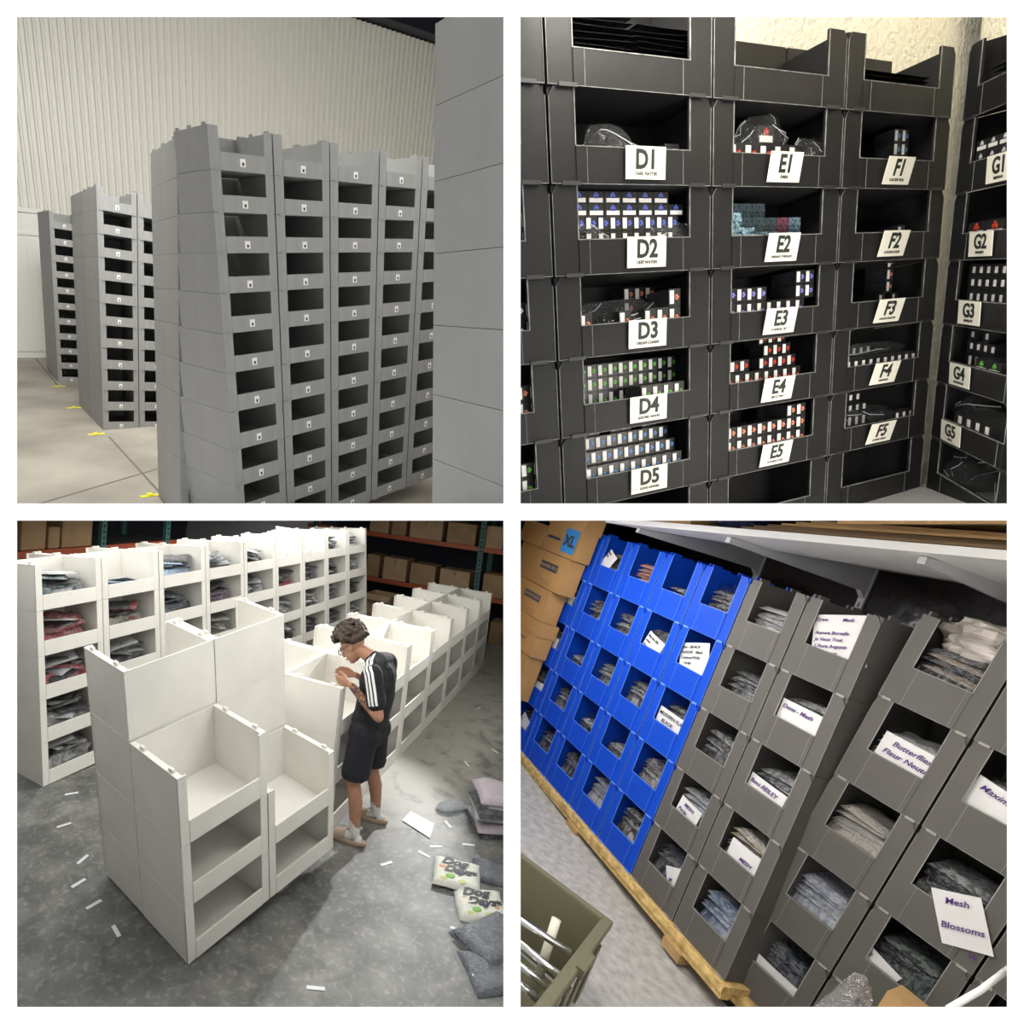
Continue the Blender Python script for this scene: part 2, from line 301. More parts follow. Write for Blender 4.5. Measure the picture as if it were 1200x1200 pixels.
# ------------------------------------------------------------------ one kind of stacking bin, in four makes
def bin_proto(label, W0, D0, H0, M, mats, fl=0.15, lip=0.4, tw=0.012, rim=False, lugs=False, worn=False, chamfer=0.0, sticker=None, group=None, tabs=True, flr=None, tall=0.0):
    """origin at the front left bottom corner; x along the front, y to the back, z up. mats: 0 board, 1 worn edge, 2 tab"""
    root = thing('stacking_bin', label, 'bin', M, group); w = fl * W0; wr = (flr or fl) * W0; h = lip * H0; ft = 0.012; g = 0.0015; H = H0 - g; Wd = W0 - 0.006; x0 = 0.003
    sh = MB(); sh.box(x0, Wd, 0.004, D0, 0, ft); sh.box(x0, Wd, D0 - 0.01, D0, ft, H0 - 0.0006 + tall)
    sh.box(x0, x0 + tw, 0.004, D0 - 0.01, ft, H); sh.box(Wd - tw, Wd, 0.004, D0 - 0.01, ft, H)
    s0 = sh.build('shell', mats[0], root, bevel=0.0015 if rim else 0)
    for sx in (0, 1):
        xa, xb = (x0, x0 + w) if sx == 0 else (Wd - wr, Wd); c = chamfer * H0
        p = [(xa, 0), (xb, 0), (xb, H - (c if sx else 0)), (xb - (c * .7 if sx else 0), H), (xa + (0 if sx else c * .7), H), (xa, H - (0 if sx else c))]
        if not chamfer: p = [(xa, 0), (xb, 0), (xb, H), (xa, H)]
        fb = MB(); fb.prism(p, 0, 0.006 if not rim else 0.014)
        if worn:
            e = 0.0011; xi = xb if sx == 0 else xa; xo = xa if sx == 0 else xb
            fb.box(xi - e, xi + e, -0.0012, 0.0005, h, H, 1); fb.box(xo - e / 2, xo + e / 2, -0.001, 0.0005, 0, H - c, 1)
            fb.add([(xo, -.001, H - c), (xo + (c * .7 if sx == 0 else -c * .7), -.001, H), (xo + (c * .7 if sx == 0 else -c * .7), .0, H + .001), (xo, 0, H - c + .001)], [(0, 1, 2, 3), (3, 2, 1, 0)], 1)
        fb.build('flange', mats, root, bevel=0.002 if rim else 0)
    lb = MB(); lb.box(x0 + w - (0.0 if not rim else -0.002), Wd - wr, -0.002, 0.007 if not rim else 0.012, 0, h)
    if worn:
        lb.box(x0 + w, Wd - wr, -0.0028, 0.0, h - 0.0012, h + 0.0006, 1); lb.box(x0, Wd, -0.0028, 0.0, 0.0, 0.0011, 1)
        for xx in (x0 + w + .06 * W0, Wd - wr - .05 * W0): lb.box(xx, xx + .0008, -0.0027, -0.0015, 0.002, h, 1)
    lb.build('front_lip', mats, root, bevel=0.002 if rim else 0)
    if rim:                                  # thick folded top edges with little stacking lugs
        for sx in (0, 1):
            xa, xb = (x0, x0 + tw) if sx == 0 else (Wd - tw, Wd); r = MB()
            r.box(xa - .0015, xb + .0015, 0.0, D0 * .36, H - .006, H + .0004); r.box(xa - .0015 + (0 if sx == 0 else .012), xb + .0015 - (.012 if sx == 0 else 0), D0 * .36, D0, H - .006, H + .0004)
            r.build('rim', mats, root, bevel=0.0015)
            for yy in (.12, .72) if lugs else ():
                MB().box(xa + .010, xb - .010, D0 * yy, D0 * yy + .05, H - .001, H + .022).build('lug', mats[2], root, bevel=0.003)
    elif lugs:
        for sx in (0, 1):
            xa = x0 if sx == 0 else Wd - tw
            for yy in (.08, .5, .86): MB().box(xa + .002, xa + tw - .002, D0 * yy, D0 * yy + .05, H - .001, H + .014).build('lug', mats[0], root)
    if tabs and not rim:
        for xx in (.05, .83):
            MB().box(x0 + xx * W0, x0 + (xx + .1) * W0, -0.006, -0.0032, -0.0035, 0.0045, 1 if worn else 0).build('tab', [mats[0], mats[2], mats[2]], root)
    if sticker:
        k = MB().box(W0 * .5 - sticker[0], W0 * .5 + sticker[0], -0.0035, -0.0022, h * .5 - sticker[1], h * .5 + sticker[1], 0)
        k.box(W0 * .5 - sticker[0] * .3, W0 * .5 + sticker[0] * .45, -0.0042, -0.0034, h * .5 - sticker[1] * .7, h * .5 + sticker[1] * .1, 1)
        tag(k.build('sticker', [M_paper, M_ink], root), 'small white sticker with a dark mark')
    return root
PROTO = {}
DEPTHS = dict(TL_front=.44, BL_near=.515, BL_far=.565, BL_left=.55)
def place_bin(block, i, r, label, group, make, turned=False, y=0.0, dx=0.0, depth=None):
    b = B[block]; x0, x1, z0, z1 = b.bin_frame(i, r); style = MAKES[make]; W0, D0, H0 = style['dims']
    M = b.M @ T((x0 + dx, y, z0)) @ S((x1 - x0) / W0, (depth or DEPTHS.get(block, D0)) / D0, 1.0 if style.get('free') else (z1 - z0) / H0)
    if turned: M = M @ T((W0, D0, 0)) @ Rz(math.pi)
    if make not in PROTO:
        kw = {k: v for k, v in style.items() if k not in ('dims', 'free')}
        PROTO[make] = bin_proto(label, W0, D0, H0, M, group=group, **kw); return PROTO[make]
    return copy_tree(PROTO[make], M, label, group)
M_paper = mat('white_paper', (0.82, 0.81, 0.78), 0.7, var=.04, scale=20)
M_ink = mat('dark_ink', (0.03, 0.03, 0.035), 0.6)
M_grey_board = mat('grey_plastic_board', (0.285, 0.285, 0.28), 0.55, var=.08, scale=3, bump=.12, bscale=25, stretch=(6, 1, .6))
M_grey_seam = mat('pale_grey_seam', (0.42, 0.42, 0.41), 0.6)
M_black_board = mat('black_plastic_board', (0.0165, 0.0162, 0.0168), 0.5, var=.2, scale=3, bump=.06, bscale=14, spec=.22)
M_black_worn = mat('worn_grey_edge', (0.20, 0.20, 0.19), 0.6, var=.6, scale=30)
M_black_tab = mat('dark_tab', (0.03, 0.03, 0.03), 0.5)
M_white_board = mat('white_plastic_board', (0.80, 0.785, 0.73), 0.5, var=.05, scale=2.5, bump=.06, bscale=18)
M_blue_board = mat('blue_plastic_board', (0.003, 0.060, 0.50), 0.5, var=.12, scale=3, bump=.06, bscale=16, spec=.2)
M_blue_worn = mat('worn_blue_edge', (0.12, 0.28, 0.75), 0.6)
M_taupe_board = mat('warm_grey_plastic_board', (0.105, 0.10, 0.09), 0.55, var=.1, scale=3, bump=.06, bscale=16, spec=.3)
M_taupe_worn = mat('worn_pale_edge', (0.30, 0.29, 0.27), 0.6)
def avg(q): return sum(q) / len(q)
MAKES = {
 'grey': dict(dims=(.39, .56, .2), mats=[M_grey_board, M_grey_seam, M_grey_seam], fl=.15, flr=.13, lip=.42, chamfer=0.0, sticker=(.017, .019), worn=False),
 'grey_top': dict(dims=(.39, .56, .2), mats=[M_grey_board, M_grey_seam, M_grey_seam], fl=.15, flr=.13, lip=.42, chamfer=0.0, sticker=(.017, .019), worn=False, lugs=True),
 'black': dict(dims=(.478, .16, .18), mats=[M_black_board, M_black_worn, M_black_tab], fl=.14, lip=.40, chamfer=.10, worn=True),
 'black_tall': dict(dims=(.478, .16, .30), mats=[M_black_board, M_black_worn, M_black_tab], fl=.14, lip=.24, chamfer=.06, worn=True, free=True),
 'black_top': dict(dims=(.478, .16, .18), mats=[M_black_board, M_black_worn, M_black_tab], fl=.14, lip=.40, chamfer=.10, worn=True, tall=.04),
 'white': dict(dims=(.80, .58, .43), mats=[M_white_board] * 3, fl=.09, lip=.33, tw=.045, rim=True),
 'white_top': dict(dims=(.80, .58, .43), mats=[M_white_board] * 3, fl=.09, lip=.33, tw=.045, rim=True, lugs=True),
 'blue_top': dict(dims=(.27, .42, .30), mats=[M_blue_board, M_blue_worn, M_blue_worn], fl=.17, lip=.42, chamfer=.08, worn=True, lugs=True),
 'taupe_top': dict(dims=(.27, .42, .30), mats=[M_taupe_board, M_taupe_worn, M_taupe_worn], fl=.18, lip=.42, chamfer=.08, worn=True, lugs=True),
 'blue': dict(dims=(.27, .42, .30), mats=[M_blue_board, M_blue_worn, M_blue_worn], fl=.17, lip=.42, chamfer=.08, worn=True),
 'taupe': dict(dims=(.27, .42, .30), mats=[M_taupe_board, M_taupe_worn, M_taupe_worn], fl=.18, lip=.42, chamfer=.08, worn=True),
}

# ------------------------------------------------------------------ room of grey bins (corrugated wall)
ROOM = 'TL'
NAMES_TL = {'TL_front': 'nearest block', 'TL_back': 'rear stack of the nearest block', 'TL_mid': 'middle block', 'TL_far': 'farthest block'}
G_TL = 'grey stacking bins'
def fdepth(r):                              # the corner column reaches back to the rear stack
    b = B['TL_front']; y = .3
    while px(b.pt(0, y, b.Z(r + .5 if False else r)))[0] > 205 + .8 * r and y < .62: y += .005
    return y
for i in range(5):
    for r in range(11):
        place_bin('TL_front', i, r, f'grey stacking bin, {ORD[r]} from the top, {ORD[i]} column from the aisle, nearest block', G_TL, 'grey' if r else 'grey_top', depth=fdepth(r) if i == 0 else .50)
for r in range(11):
    place_bin('TL_back', 0, r, f'grey stacking bin, {ORD[r]} from the top, in the rear stack of the nearest block', G_TL, 'grey' if r else 'grey_top', y=B['TL_back'].D)
for blk, nm, nc in (('TL_mid', 'middle', 2), ('TL_far', 'farthest', 2)):
    for r in range(11):
        for i in range(nc):
            place_bin(blk, i, r, f'grey stacking bin, {ORD[r]} from the top, {ORD[i]} column of the {nm} block', G_TL, 'grey' if r else 'grey_top')
        place_bin(blk, 0, r, f'grey stacking bin, {ORD[r]} from the top, behind the {nm} block corner column', G_TL, 'grey', y=B[blk].D)
for r in range(7):
    place_bin('TL_right', 0, r, f'grey stacking bin, {ORD[r]} from the top of the stack cut off by the frame', G_TL, 'grey', y=B['TL_right'].D - .56)
# ------------------------------------------------------------------ room of black bins
ROOM = 'TR'
G_TR = 'black stacking bins'
LET = 'CDEF'
def tr_label(l, r):
    if r == 0: return f'black open bin on top of the stack of bin {l}1'
    if r == 6: return f'black bin at the foot of the stack, under bin {l}5'
    return f'black stacking bin carrying the card {l}{r}' if l != 'C' else f'black stacking bin beside bin D{r}, cut off by the frame'
BIN = {}
for k, l in enumerate(LET):
    for r in range(7):
        if l == 'C' and r == 6: continue
        BIN[l, r] = place_bin('TR_def', k - 1, r, tr_label(l, r), G_TR, 'black' if r else 'black_tall' if l in 'CD' else 'black_top')
for r in range(7): BIN['G', r] = place_bin('TR_g', 0, r, tr_label('G', r), G_TR, 'black' if r else 'black_top')
# ------------------------------------------------------------------ room of white bins
ROOM = 'BL'
G_BL = 'white stacking bins'
LV = ['bottom', 'second', 'third', 'top', 'fifth']
def lv(r, n): return 'bottom' if r == 0 else 'top' if r == n - 1 else ORD[r] + ' up'
for i in range(9):
    blk = 'BL_near' if i < 2 else 'BL_far'; nf = (3, 2)[i] if i < 2 else 3; nb = 4 if i < 2 else 3
    for r in range(nf):
        place_bin(blk, i, r, f'empty white bin, {lv(r, nf)}, {ORD[i]} stack from the near corner, double row, aisle side', G_BL, 'white_top' if r == nf - 1 else 'white')
    for r in range(nb):
        place_bin(blk, i, r, f'white bin turned away, {lv(r, nb)}, {ORD[i]} stack from near corner, double row, rear', G_BL, 'white_top' if r == nb - 1 else 'white', turned=True, y=DEPTHS[blk] + .012)
for i in range(9):
    for r in range(5):
        place_bin('BL_left', i, r, f'white bin of bagged clothes, {lv(r, 5)}, {ORD[i]} column from near end of long row', G_BL, 'white_top' if r == 4 else 'white')
    for r in range(5):
        place_bin('BL_left', i, r, f'white bin turned away, {lv(r, 5)}, {ORD[i]} column, behind the long row', G_BL, 'white_top' if r == 4 else 'white', turned=True, y=.575)
# ------------------------------------------------------------------ room of blue and grey bins (the tilted view)
ROOM = 'BR'
G_BR = 'blue stacking bins on the platform'; G_BR2 = 'warm grey stacking bins'
for i in range(-1, 6):
    for r in range(5):
        c = 'blue' if i < 4 else 'taupe'; nm = ORD[i + 1] if i < 4 else ORD[i - 4]
        w = f'{nm} blue column from the cartons' if i < 4 else f'{nm} grey column past the blue ones'
        place_bin('BR_main', i, r, f'{"blue" if i < 4 else "warm grey"} stacking bin, {ORD[r]} from the top, {w}', G_BR if i < 4 else G_BR2, c if r else c + '_top')
place_bin('BR_main', -2, 4, 'blue stacking bin under the tan carton stack, at the far end of the platform', G_BR, 'blue')
for i in range(3):
    for r in range(5):
        place_bin('BR_right', i, r, f'warm grey stacking bin, {ORD[r]} from the top, {ORD[i]} column on the caster platform', G_BR2, 'taupe' if r else 'taupe_top')

# ------------------------------------------------------------------ grey-bin room: floor, ribbed wall, door, roof, tape marks
ROOM = 'TL'
M_concrete_warm = mat('warm_concrete', (0.36, 0.325, 0.265), 0.55, var=.38, scale=1.1, bump=.05, bscale=40, detail=9, color2=(0.45, 0.415, 0.35))
M_rib = mat('cream_steel_sheet', (0.78, 0.765, 0.70), 0.42)
M_joint = mat('dark_floor_joint', (0.16, 0.15, 0.13), 0.9)
M_door_white = mat('white_door_paint', (0.85, 0.84, 0.80), 0.5)
M_navy = mat('navy_steel', (0.006, 0.008, 0.022), 0.5)
M_roof = mat('dark_roof_sheet', (0.06, 0.06, 0.055), 0.8)
M_yellow = mat('yellow_tape', (0.85, 0.80, 0.03), 0.6)
slab('floor', 'TL', M_concrete_warm, B['TL_far'].a, centre_px=(200, 560), size=(8, 9))
wb = floor_pt('TL', 30, 418); MW = frame(wb, B['TL_far'].a, UP['TL']); Wi = MW.inverted()
def wall_xz(u, v):
    q = Wi @ hit(u, v, wb, MW.to_3x3() @ Vector((0, 1, 0))); return q.x, q.z
mb = MB(); x = -3.0; pitch = 0.105; prof = []
while x < 10.5:
    prof += [(x, 0), (x + .05, 0), (x + .062, -.03), (x + .092, -.03)]; x += pitch
H_w = wall_xz(460, 38)[1] + .02
n = len(prof); vs = [(a, b, .45) for a, b in prof] + [(a, b, H_w) for a, b in prof]
mb.add(vs, [(i, i + 1, n + i + 1, n + i) for i in range(n - 1)]); mb.box(-3, 10.5, .01, .06, 0, H_w)
structure(mb.build('wall_back', M_rib, None, MW))
structure(MB().box(-3, 10.5, -.05, .0, 0, .45).build('baseboard_back', M_door_white, None, MW))
# white double door at the far left of the ribbed wall
x0, z1 = -0.45, 2.06; xe = wall_xz(49, 330)[0] + .05
dr = MB().box(x0, xe, -.11, -.04, 0, z1).build('door_1', M_door_white, None, MW); structure(dr)
for k in range(5):
    xa = x0 + .04 + k * .2; MB().box(xa, xa + .15, -.125, -.108, .12, z1 - .34).build('door_panel', M_door_white, dr)
MB().box(x0 - .03, xe + .03, -.14, -.04, z1, z1 + .06).build('door_head', M_door_white, dr); MB().box(x0, xe, -.13, -.1, z1 - .3, z1 - .26).build('door_rail', M_door_white, dr)
MB().box(x0, xe, -.13, -.1, .1, .34).build('kick_rail', M_door_white, dr)
# roof edge
structure(MB().box(3.6, 10.5, -.35, .2, H_w + .02, H_w + .36).build('trim_1', M_navy, None, MW))
structure(MB().box(-3, 10.5, -2.9, .2, H_w + .75, H_w + .8).build('ceiling', M_roof, None, MW))
M_rafter = mat('pale_rafter', (.35, .34, .30), .7)
for k in range(5):
    structure(MB().box(4.9 + k * .9, 5.05 + k * .9, -2.9, .1, H_w + .5, H_w + .74).build('trim_%d' % (k + 2), M_rafter, None, MW))
# floor joints
def floor_strip(room, a, b, w, z, m, name):
    p, q = floor_pt(room, *a), floor_pt(room, *b); Mf = frame(p, q - p, UP[room]); return MB().box(0, (q - p).length, -w / 2, w / 2, 0.0, z).build(name, m, None, Mf)
for a, b in (((128, 512), (215, 608)), ((30, 595), (190, 548)), ((42, 420), (68, 452))): structure(floor_strip('TL', a, b, .018, .002, M_joint, 'trim_7'))
# yellow tape marks
for k, (u, v, w) in enumerate(((177, 581, 'nearest block'), (113, 509, 'middle block, nearest mark'), (87, 478, 'middle block, rear corner'), (69, 453, 'farthest block'))):
    p = floor_pt('TL', u, v); t = MB().box(-.075, .075, -.02, .02, .001, .004).box(-.02, .02, -.02, .06, .001, .004).build('tape_mark', M_yellow, None, frame(p, B['TL_far'].a, UP['TL']))
    tag(t, f'yellow floor tape corner mark at the foot of the {w}', 'tape mark', 'yellow floor tape marks')
# dust and dark scuffs along the stacks

# ------------------------------------------------------------------ black-bin room
ROOM = 'TR'
M_stucco = mat('cream_stucco', (0.88, 0.84, 0.72), 0.85, bump=.55, bscale=55, var=.06, scale=40)
M_grey_floor = mat('painted_grey_floor', (0.30, 0.30, 0.29), 0.5, var=.08, scale=3)
M_card = mat('cream_card', (0.86, 0.83, 0.72), 0.6)
M_card_ink = mat('black_green_ink', (0.018, 0.024, 0.020), 0.6)
M_box_black = mat('black_carton', (0.016, 0.016, 0.018), 0.35, var=.3, scale=20)
M_film = film_mat('clear_film', .11, rough=.10)
M_sticker = mat('glossy_white_sticker', (0.80, 0.79, 0.76), 0.4)
M_mailer = mat('black_bubble_mailer', (0.012, 0.012, 0.013), 0.22, bump=.9, bscale=130)
EMB = {k: mat('emblem_' + k, c, .5) for k, c in dict(blue=(.09, .13, .55), green=(.13, .50, .05), teal=(.05, .22, .42), red=(.62, .05, .02), orange=(.70, .22, .12), violet=(.22, .20, .62), white=(.6, .6, .6), cyan=(.08, .25, .6)).items()}
slab('floor', 'TR', M_grey_floor, B['TR_def'].a, centre_px=(1100, 590), size=(2.5, 2.5))
b = B['TR_def']; Mw = frame(b.pt(0, .20, b.Z(7)), b.a, UP['TR'])
structure(MB().box(-1.2, 3.2, 0, .05, -.2, 3.0).build('wall_back', M_stucco, None, Mw))
g = B['TR_g']; Mg = frame(g.pt(0, .20, g.Z(7)), g.a, UP['TR'])
structure(MB().box(-.42, 1.5, 0, .05, -.2, 3.0).build('wall_right', M_stucco, None, Mg))
CARDS = dict(D1='DARK MATTER', D2='DEEP WATERS', D3='DREAM CHASER', D4='ELECTRIC VENOM', D5='SLEEVE SAPPHIRE', E1='EMBER', E2='EMERALD TWILIGHT', E3='ETHEREAL SKY', E4='FIRESTORM', E5='FLASHBACK RED',
             F1='GLACIER PEAK', F2='GOLDEN HOUR', F3='GOLDEN SHADOW', F4='GRAPHITE', F5='ILLUSIVE FOREST', G1='NIRVANA', G2='INFERNO', G3='MIDNIGHT', G4='MOONLIGHT', G5='ONYX')
CPOS = dict(D=(.545, 0), E=(.50, 7), F=(.46, 11), G=(.36, 0))
for l in 'DEFG':
    for r in range(1, 6):
        root = BIN[l, r]; cx, tilt = CPOS[l]; h = .40 * .18
        if l == 'G': cx = (.50, .40, .36, .33, .30)[r - 1]
        w2, hh = .059, .064
        Mc = T((cx * .478, -.006, h - hh + .0015)) @ Rx(math.radians(tilt + 2)) @ T((0, 0, hh))
        c = tag(MB().box(-w2, w2, -.0012, 0, -hh, 0).build('name_card', M_card, root, Mc), f'cream card lettered {l}{r}')
        lettering(f'{l}{r}', .052, M_card_ink, c, T((0, -.0018, -.027)) @ FRONT, .0016)
        lettering(CARDS[f'{l}{r}'], .0098 if len(CARDS[f'{l}{r}']) < 13 else .0085, M_card_ink, c, T((0, -.0018, -.0535)) @ FRONT, .0)
def emblem_mb(col, s):
    mb = MB()
    for x, z, q in ((-.5, -.1, .42), (.5, -.1, .42), (0, .42, .40)):
        mb.prism([(x * s + q * s * math.cos(a * math.pi / 4), z * s + q * s * math.sin(a * math.pi / 4)) for a in range(8)], -.0012, 0)
    mb.box(-.8 * s, .8 * s, -.0012, 0, -.85 * s, -.68 * s)
    return mb
BOXP = {}; KD = .40                      # these bins are shallow: depths inside them shrink by this much
def carton(key, w, h, d, col, wide, M, label, group):
    k = (key, round(w, 3), round(h, 3), round(d, 3), col, wide)
    if k in BOXP: return copy_tree(BOXP[k], M, label, group)
    r = thing('small_carton', label, 'box', M, group); BOXP[k] = r
    MB().box(-w / 2, w / 2, 0, d, 0, h).build('carton', M_box_black, r)
    hv = min(h, .052 if not wide else .04)
    if wide: st = MB().box(-w * .40, w * .40, -.0012, 0, h - hv + hv * .10, h - hv + hv * .46); e = emblem_mb(col, w * .17); Me = T((0, 0, h - hv + hv * .70))
    elif col == 'none': st = MB().box(w * .02, w * .4, -.0012, 0, h - hv * .7, h - hv * .2); e = None
    else: st = MB().box(-w * .42, -w * .06, -.0012, 0, h - hv * .86, h - hv * .10); e = emblem_mb(col, w * .20); Me = T((w * .22, 0, h - hv * .48)) @ Ry(math.pi / 2)
    st.build('sticker', M_sticker, r)
    if e: e.build('emblem', EMB[col], r, Me)
    return r
ROWN = ['bottom', 'second', 'third', 'top']
def pack(l, r, w, h, col, rows, x0=.085, y=.045, d=.11, wide=False, gap=.0015, setback=.0, h0=None, word='small black carton', rowlist=None):
    """rows: list (from the lowest) of lists of column numbers; the lowest row stands on the bin floor and shows above the lip"""
    blk = B['TR_def'] if l != 'G' else B['TR_g']; k = 'CDEFG'.index(l) - 1 if l != 'G' else 0
    xa, xb, za, zb = blk.bin_frame(k, r); h0 = h0 or h; sz = (zb - za) / .18; lift = .4 * .18 + .008
    for j, cols in enumerate(rows):
        z = .013 if j == 0 else lift + h * (j - 1) + h0 * .5; hh = (lift + h0 * .5 - .014) if j == 0 else h - .001
        for c in cols:
            x = x0 + w * (c + .5) + (c * gap)
            M = blk.M @ T((xa + x, (y + setback * j) * KD, za + z * sz)) @ S(1, KD, sz)
            lab = f'{word} with white sticker, {ROWN[min(j, 3)] if j < len(rows) - 1 or j == 0 else "top"} row, place {c + 1}, in bin {l}{r}'
            carton('c', w, hh, d, col, wide, M, lab, f'cartons in bin {l}{r}')
R = lambda n, s=0: list(range(s, n))
pack('D', 2, .034, .030, 'blue', [R(9, 1), R(9)], x0=.076, y=.055, d=.10)
pack('D', 2, .0475, .0255, 'blue', [[], [], R(7), R(6)], x0=.075, y=.065, d=.12, wide=True, h0=.040)
pack('D', 3, .038, .042, 'orange', [[0, 3, 5, 6, 7], [7]], x0=.075, y=.03, d=.16)
pack('D', 3, .034, .034, 'orange', [[5, 6, 7], [5], [5, 6, 7]], x0=.12, y=.24, d=.12)
pack('D', 4, .0315, .034, 'green', [R(11), R(11), R(11)], x0=.076, y=.16, d=.14)
pack('D', 4, .0345, .036, 'green', [[5, 6, 7, 8], []], x0=.075, y=.02, d=.12)
pack('D', 5, .0335, .034, 'cyan', [R(9), R(9), R(9), [1, 2, 4, 5, 7, 8]], x0=.08, y=.03, d=.12, setback=.05)
pack('E', 1, .052, .040, 'red', [[0, 1, 2, 3, 4]], x0=.072, y=.03, d=.16)
pack('E', 1, .06, .044, 'red', [[], [2]], x0=.072, y=.07, d=.14, wide=True)
pack('E', 3, .036, .036, 'violet', [[0, 1, 2, 3, 4, 5, 6, 7], [0, 1, 2, 3, 7, 8], [7, 8]], x0=.07, y=.03, d=.16)
pack('E', 4, .036, .034, 'red', [[0, 1, 2, 3, 4, 5, 6, 7], [1, 2, 4, 5, 6, 7], [5, 6, 7], [5, 6, 7]], x0=.085, y=.06, d=.10, setback=.035)
pack('E', 5, .038, .036, 'orange', [R(8), R(8), [6, 7]], x0=.075, y=.025, d=.15)
pack('F', 1, .034, .034, 'cyan', [[6, 7], [6, 7], [6, 7]], x0=.08, y=.10, d=.12)
pack('F', 2, .036, .036, 'orange', [[6]], x0=.08, y=.06, d=.16)
pack('F', 3, .030, .034, 'orange', [[6, 8], [7], [7], [7]], x0=.08, y=.10, d=.14)
pack('F', 4, .033, .034, 'none', [R(10), R(7)], x0=.07, y=.03, d=.12, setback=.16)
pack('F', 5, .033, .034, 'none', [R(7), R(7), R(6)], x0=.075, y=.20, d=.12)
pack('F', 5, .033, .034, 'none', [[7, 8, 9]], x0=.08, y=.03, d=.16)
pack('G', 1, .05, .026, 'white', [[0, 1, 2, 3], [0, 1, 2, 3]], x0=.068, y=.02, d=.15, wide=True)
pack('G', 2, .085, .034, 'red', [[0, 1]], x0=.068, y=.02, d=.15, wide=True)
pack('G', 3, .034, .034, 'none', [R(6), R(6), R(6)], x0=.070, y=.05, d=.14)
pack('G', 4, .034, .034, 'none', [[0, 1, 2, 3], [0, 1, 2, 3], [0, 2]], x0=.072, y=.08, d=.14)
pack('G', 4, .06, .032, 'green', [[2, 3]], x0=.06, y=.02, d=.12, wide=True)
pack('G', 5, .045, .050, 'none', [[1, 2, 3, 4, 6]], x0=.06, y=.02, d=.16)
for r, col in ((2, 'white'), (3, 'white'), (4, 'orange'), (5, 'green')): pack('C', r, .034, .036, col, [[7, 8, 9], [8, 9]], x0=.09, y=.04, d=.14)
# boxes printed with a pale marble pattern in E2
def marble(name, c1, c2):
    m, nt, bs = _mat(name); N, L = nt.nodes, nt.links; tc = N.new('ShaderNodeTexCoord'); n = N.new('ShaderNodeTexNoise'); n.inputs['Scale'].default_value = 38; n.inputs['Distortion'].default_value = 3.5; n.inputs['Detail'].default_value = 4
    L.new(tc.outputs['Object'], n.inputs[0]); r = N.new('ShaderNodeValToRGB'); L.new(n.outputs[0], r.inputs[0]); e = r.color_ramp.elements
    e[0].position = .42; e[0].color = (*c1, 1); e[1].position = .60; e[1].color = (*c1, 1); x = e.new(.5); x.color = (*c2, 1); L.new(r.outputs[0], bs.inputs['Base Color']); bs.inputs['Roughness'].default_value = .3; return m
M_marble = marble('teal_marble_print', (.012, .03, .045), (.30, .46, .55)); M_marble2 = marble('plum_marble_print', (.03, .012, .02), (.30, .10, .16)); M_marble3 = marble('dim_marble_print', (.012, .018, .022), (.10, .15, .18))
bl_, (xa, xb, za, zb) = B['TR_def'], B['TR_def'].bin_frame(1, 2)
MBX = {}
for j, cols in enumerate(([0, 1, 2, 3, 4, 5, 6], [0, 2, 3, 4, 5, 6], [1, 2, 3])):
    for c in cols:
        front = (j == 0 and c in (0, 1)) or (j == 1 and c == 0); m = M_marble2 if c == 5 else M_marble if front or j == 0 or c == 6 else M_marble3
        hz = .034; z = .013 if j == 0 else .080 + hz * (j - .5) + .001; hb = .080 + hz * .5 - .013 if j == 0 else hz - .001
        key = (m.name, j == 0); M = bl_.M @ T((xa + .072 + c * .0475, .010 if front else .05, za + z)) @ S(1, KD, 1)
        lab = f'carton in {"plum" if c == 5 else "teal"} marble print, {ROWN[j] if j < 2 else "top"} row, place {c + 1}, in bin E2'
        if key in MBX: copy_tree(MBX[key], M, lab)
        else:
            o = MB().box(0, .0465, 0, .09, 0, hb).build('printed_carton', m, None, M); tag(o, lab, 'box', 'marble printed cartons in bin E2'); MBX[key] = o
# mailers in the open top bins
def sheets(l, n, w, d, t, z0, x0, jit, side='single'):
    k = 'CDEFG'.index(l) - 1 if l != 'G' else 0; blk = B['TR_def'] if l != 'G' else B['TR_g']; xa, xb, za, zb = blk.bin_frame(k, 0)
    for i in range(n):
        q = random.Random(i * 7 + ord(l) + int(x0 * 100))
        M = blk.M @ T((xa + x0 + w / 2 + q.uniform(-jit, jit) * .5, .075, za + z0 + i * t)) @ S(1, KD, 1) @ Rz(q.uniform(-.03, .03))
        o = slab_mesh('m', w, d, t * .9, i, .15, 10, 6).build('padded_mailer', M_mailer, None, M)
        tag(o, f'flat black padded mailer, {ORD[i]} up in the {side} pile in the top bin over {l}1', 'mailer', f'padded mailers in the bin over {l}1')
sheets('D', 12, .19, .30, .0125, .013, .062, .01, 'taller'); sheets('D', 12, .19, .30, .0115, .013, .262, .012, 'lower')
sheets('F', 9, .33, .28, .011, .020, .07, .02); sheets('G', 8, .33, .28, .011, .020, .07, .02)
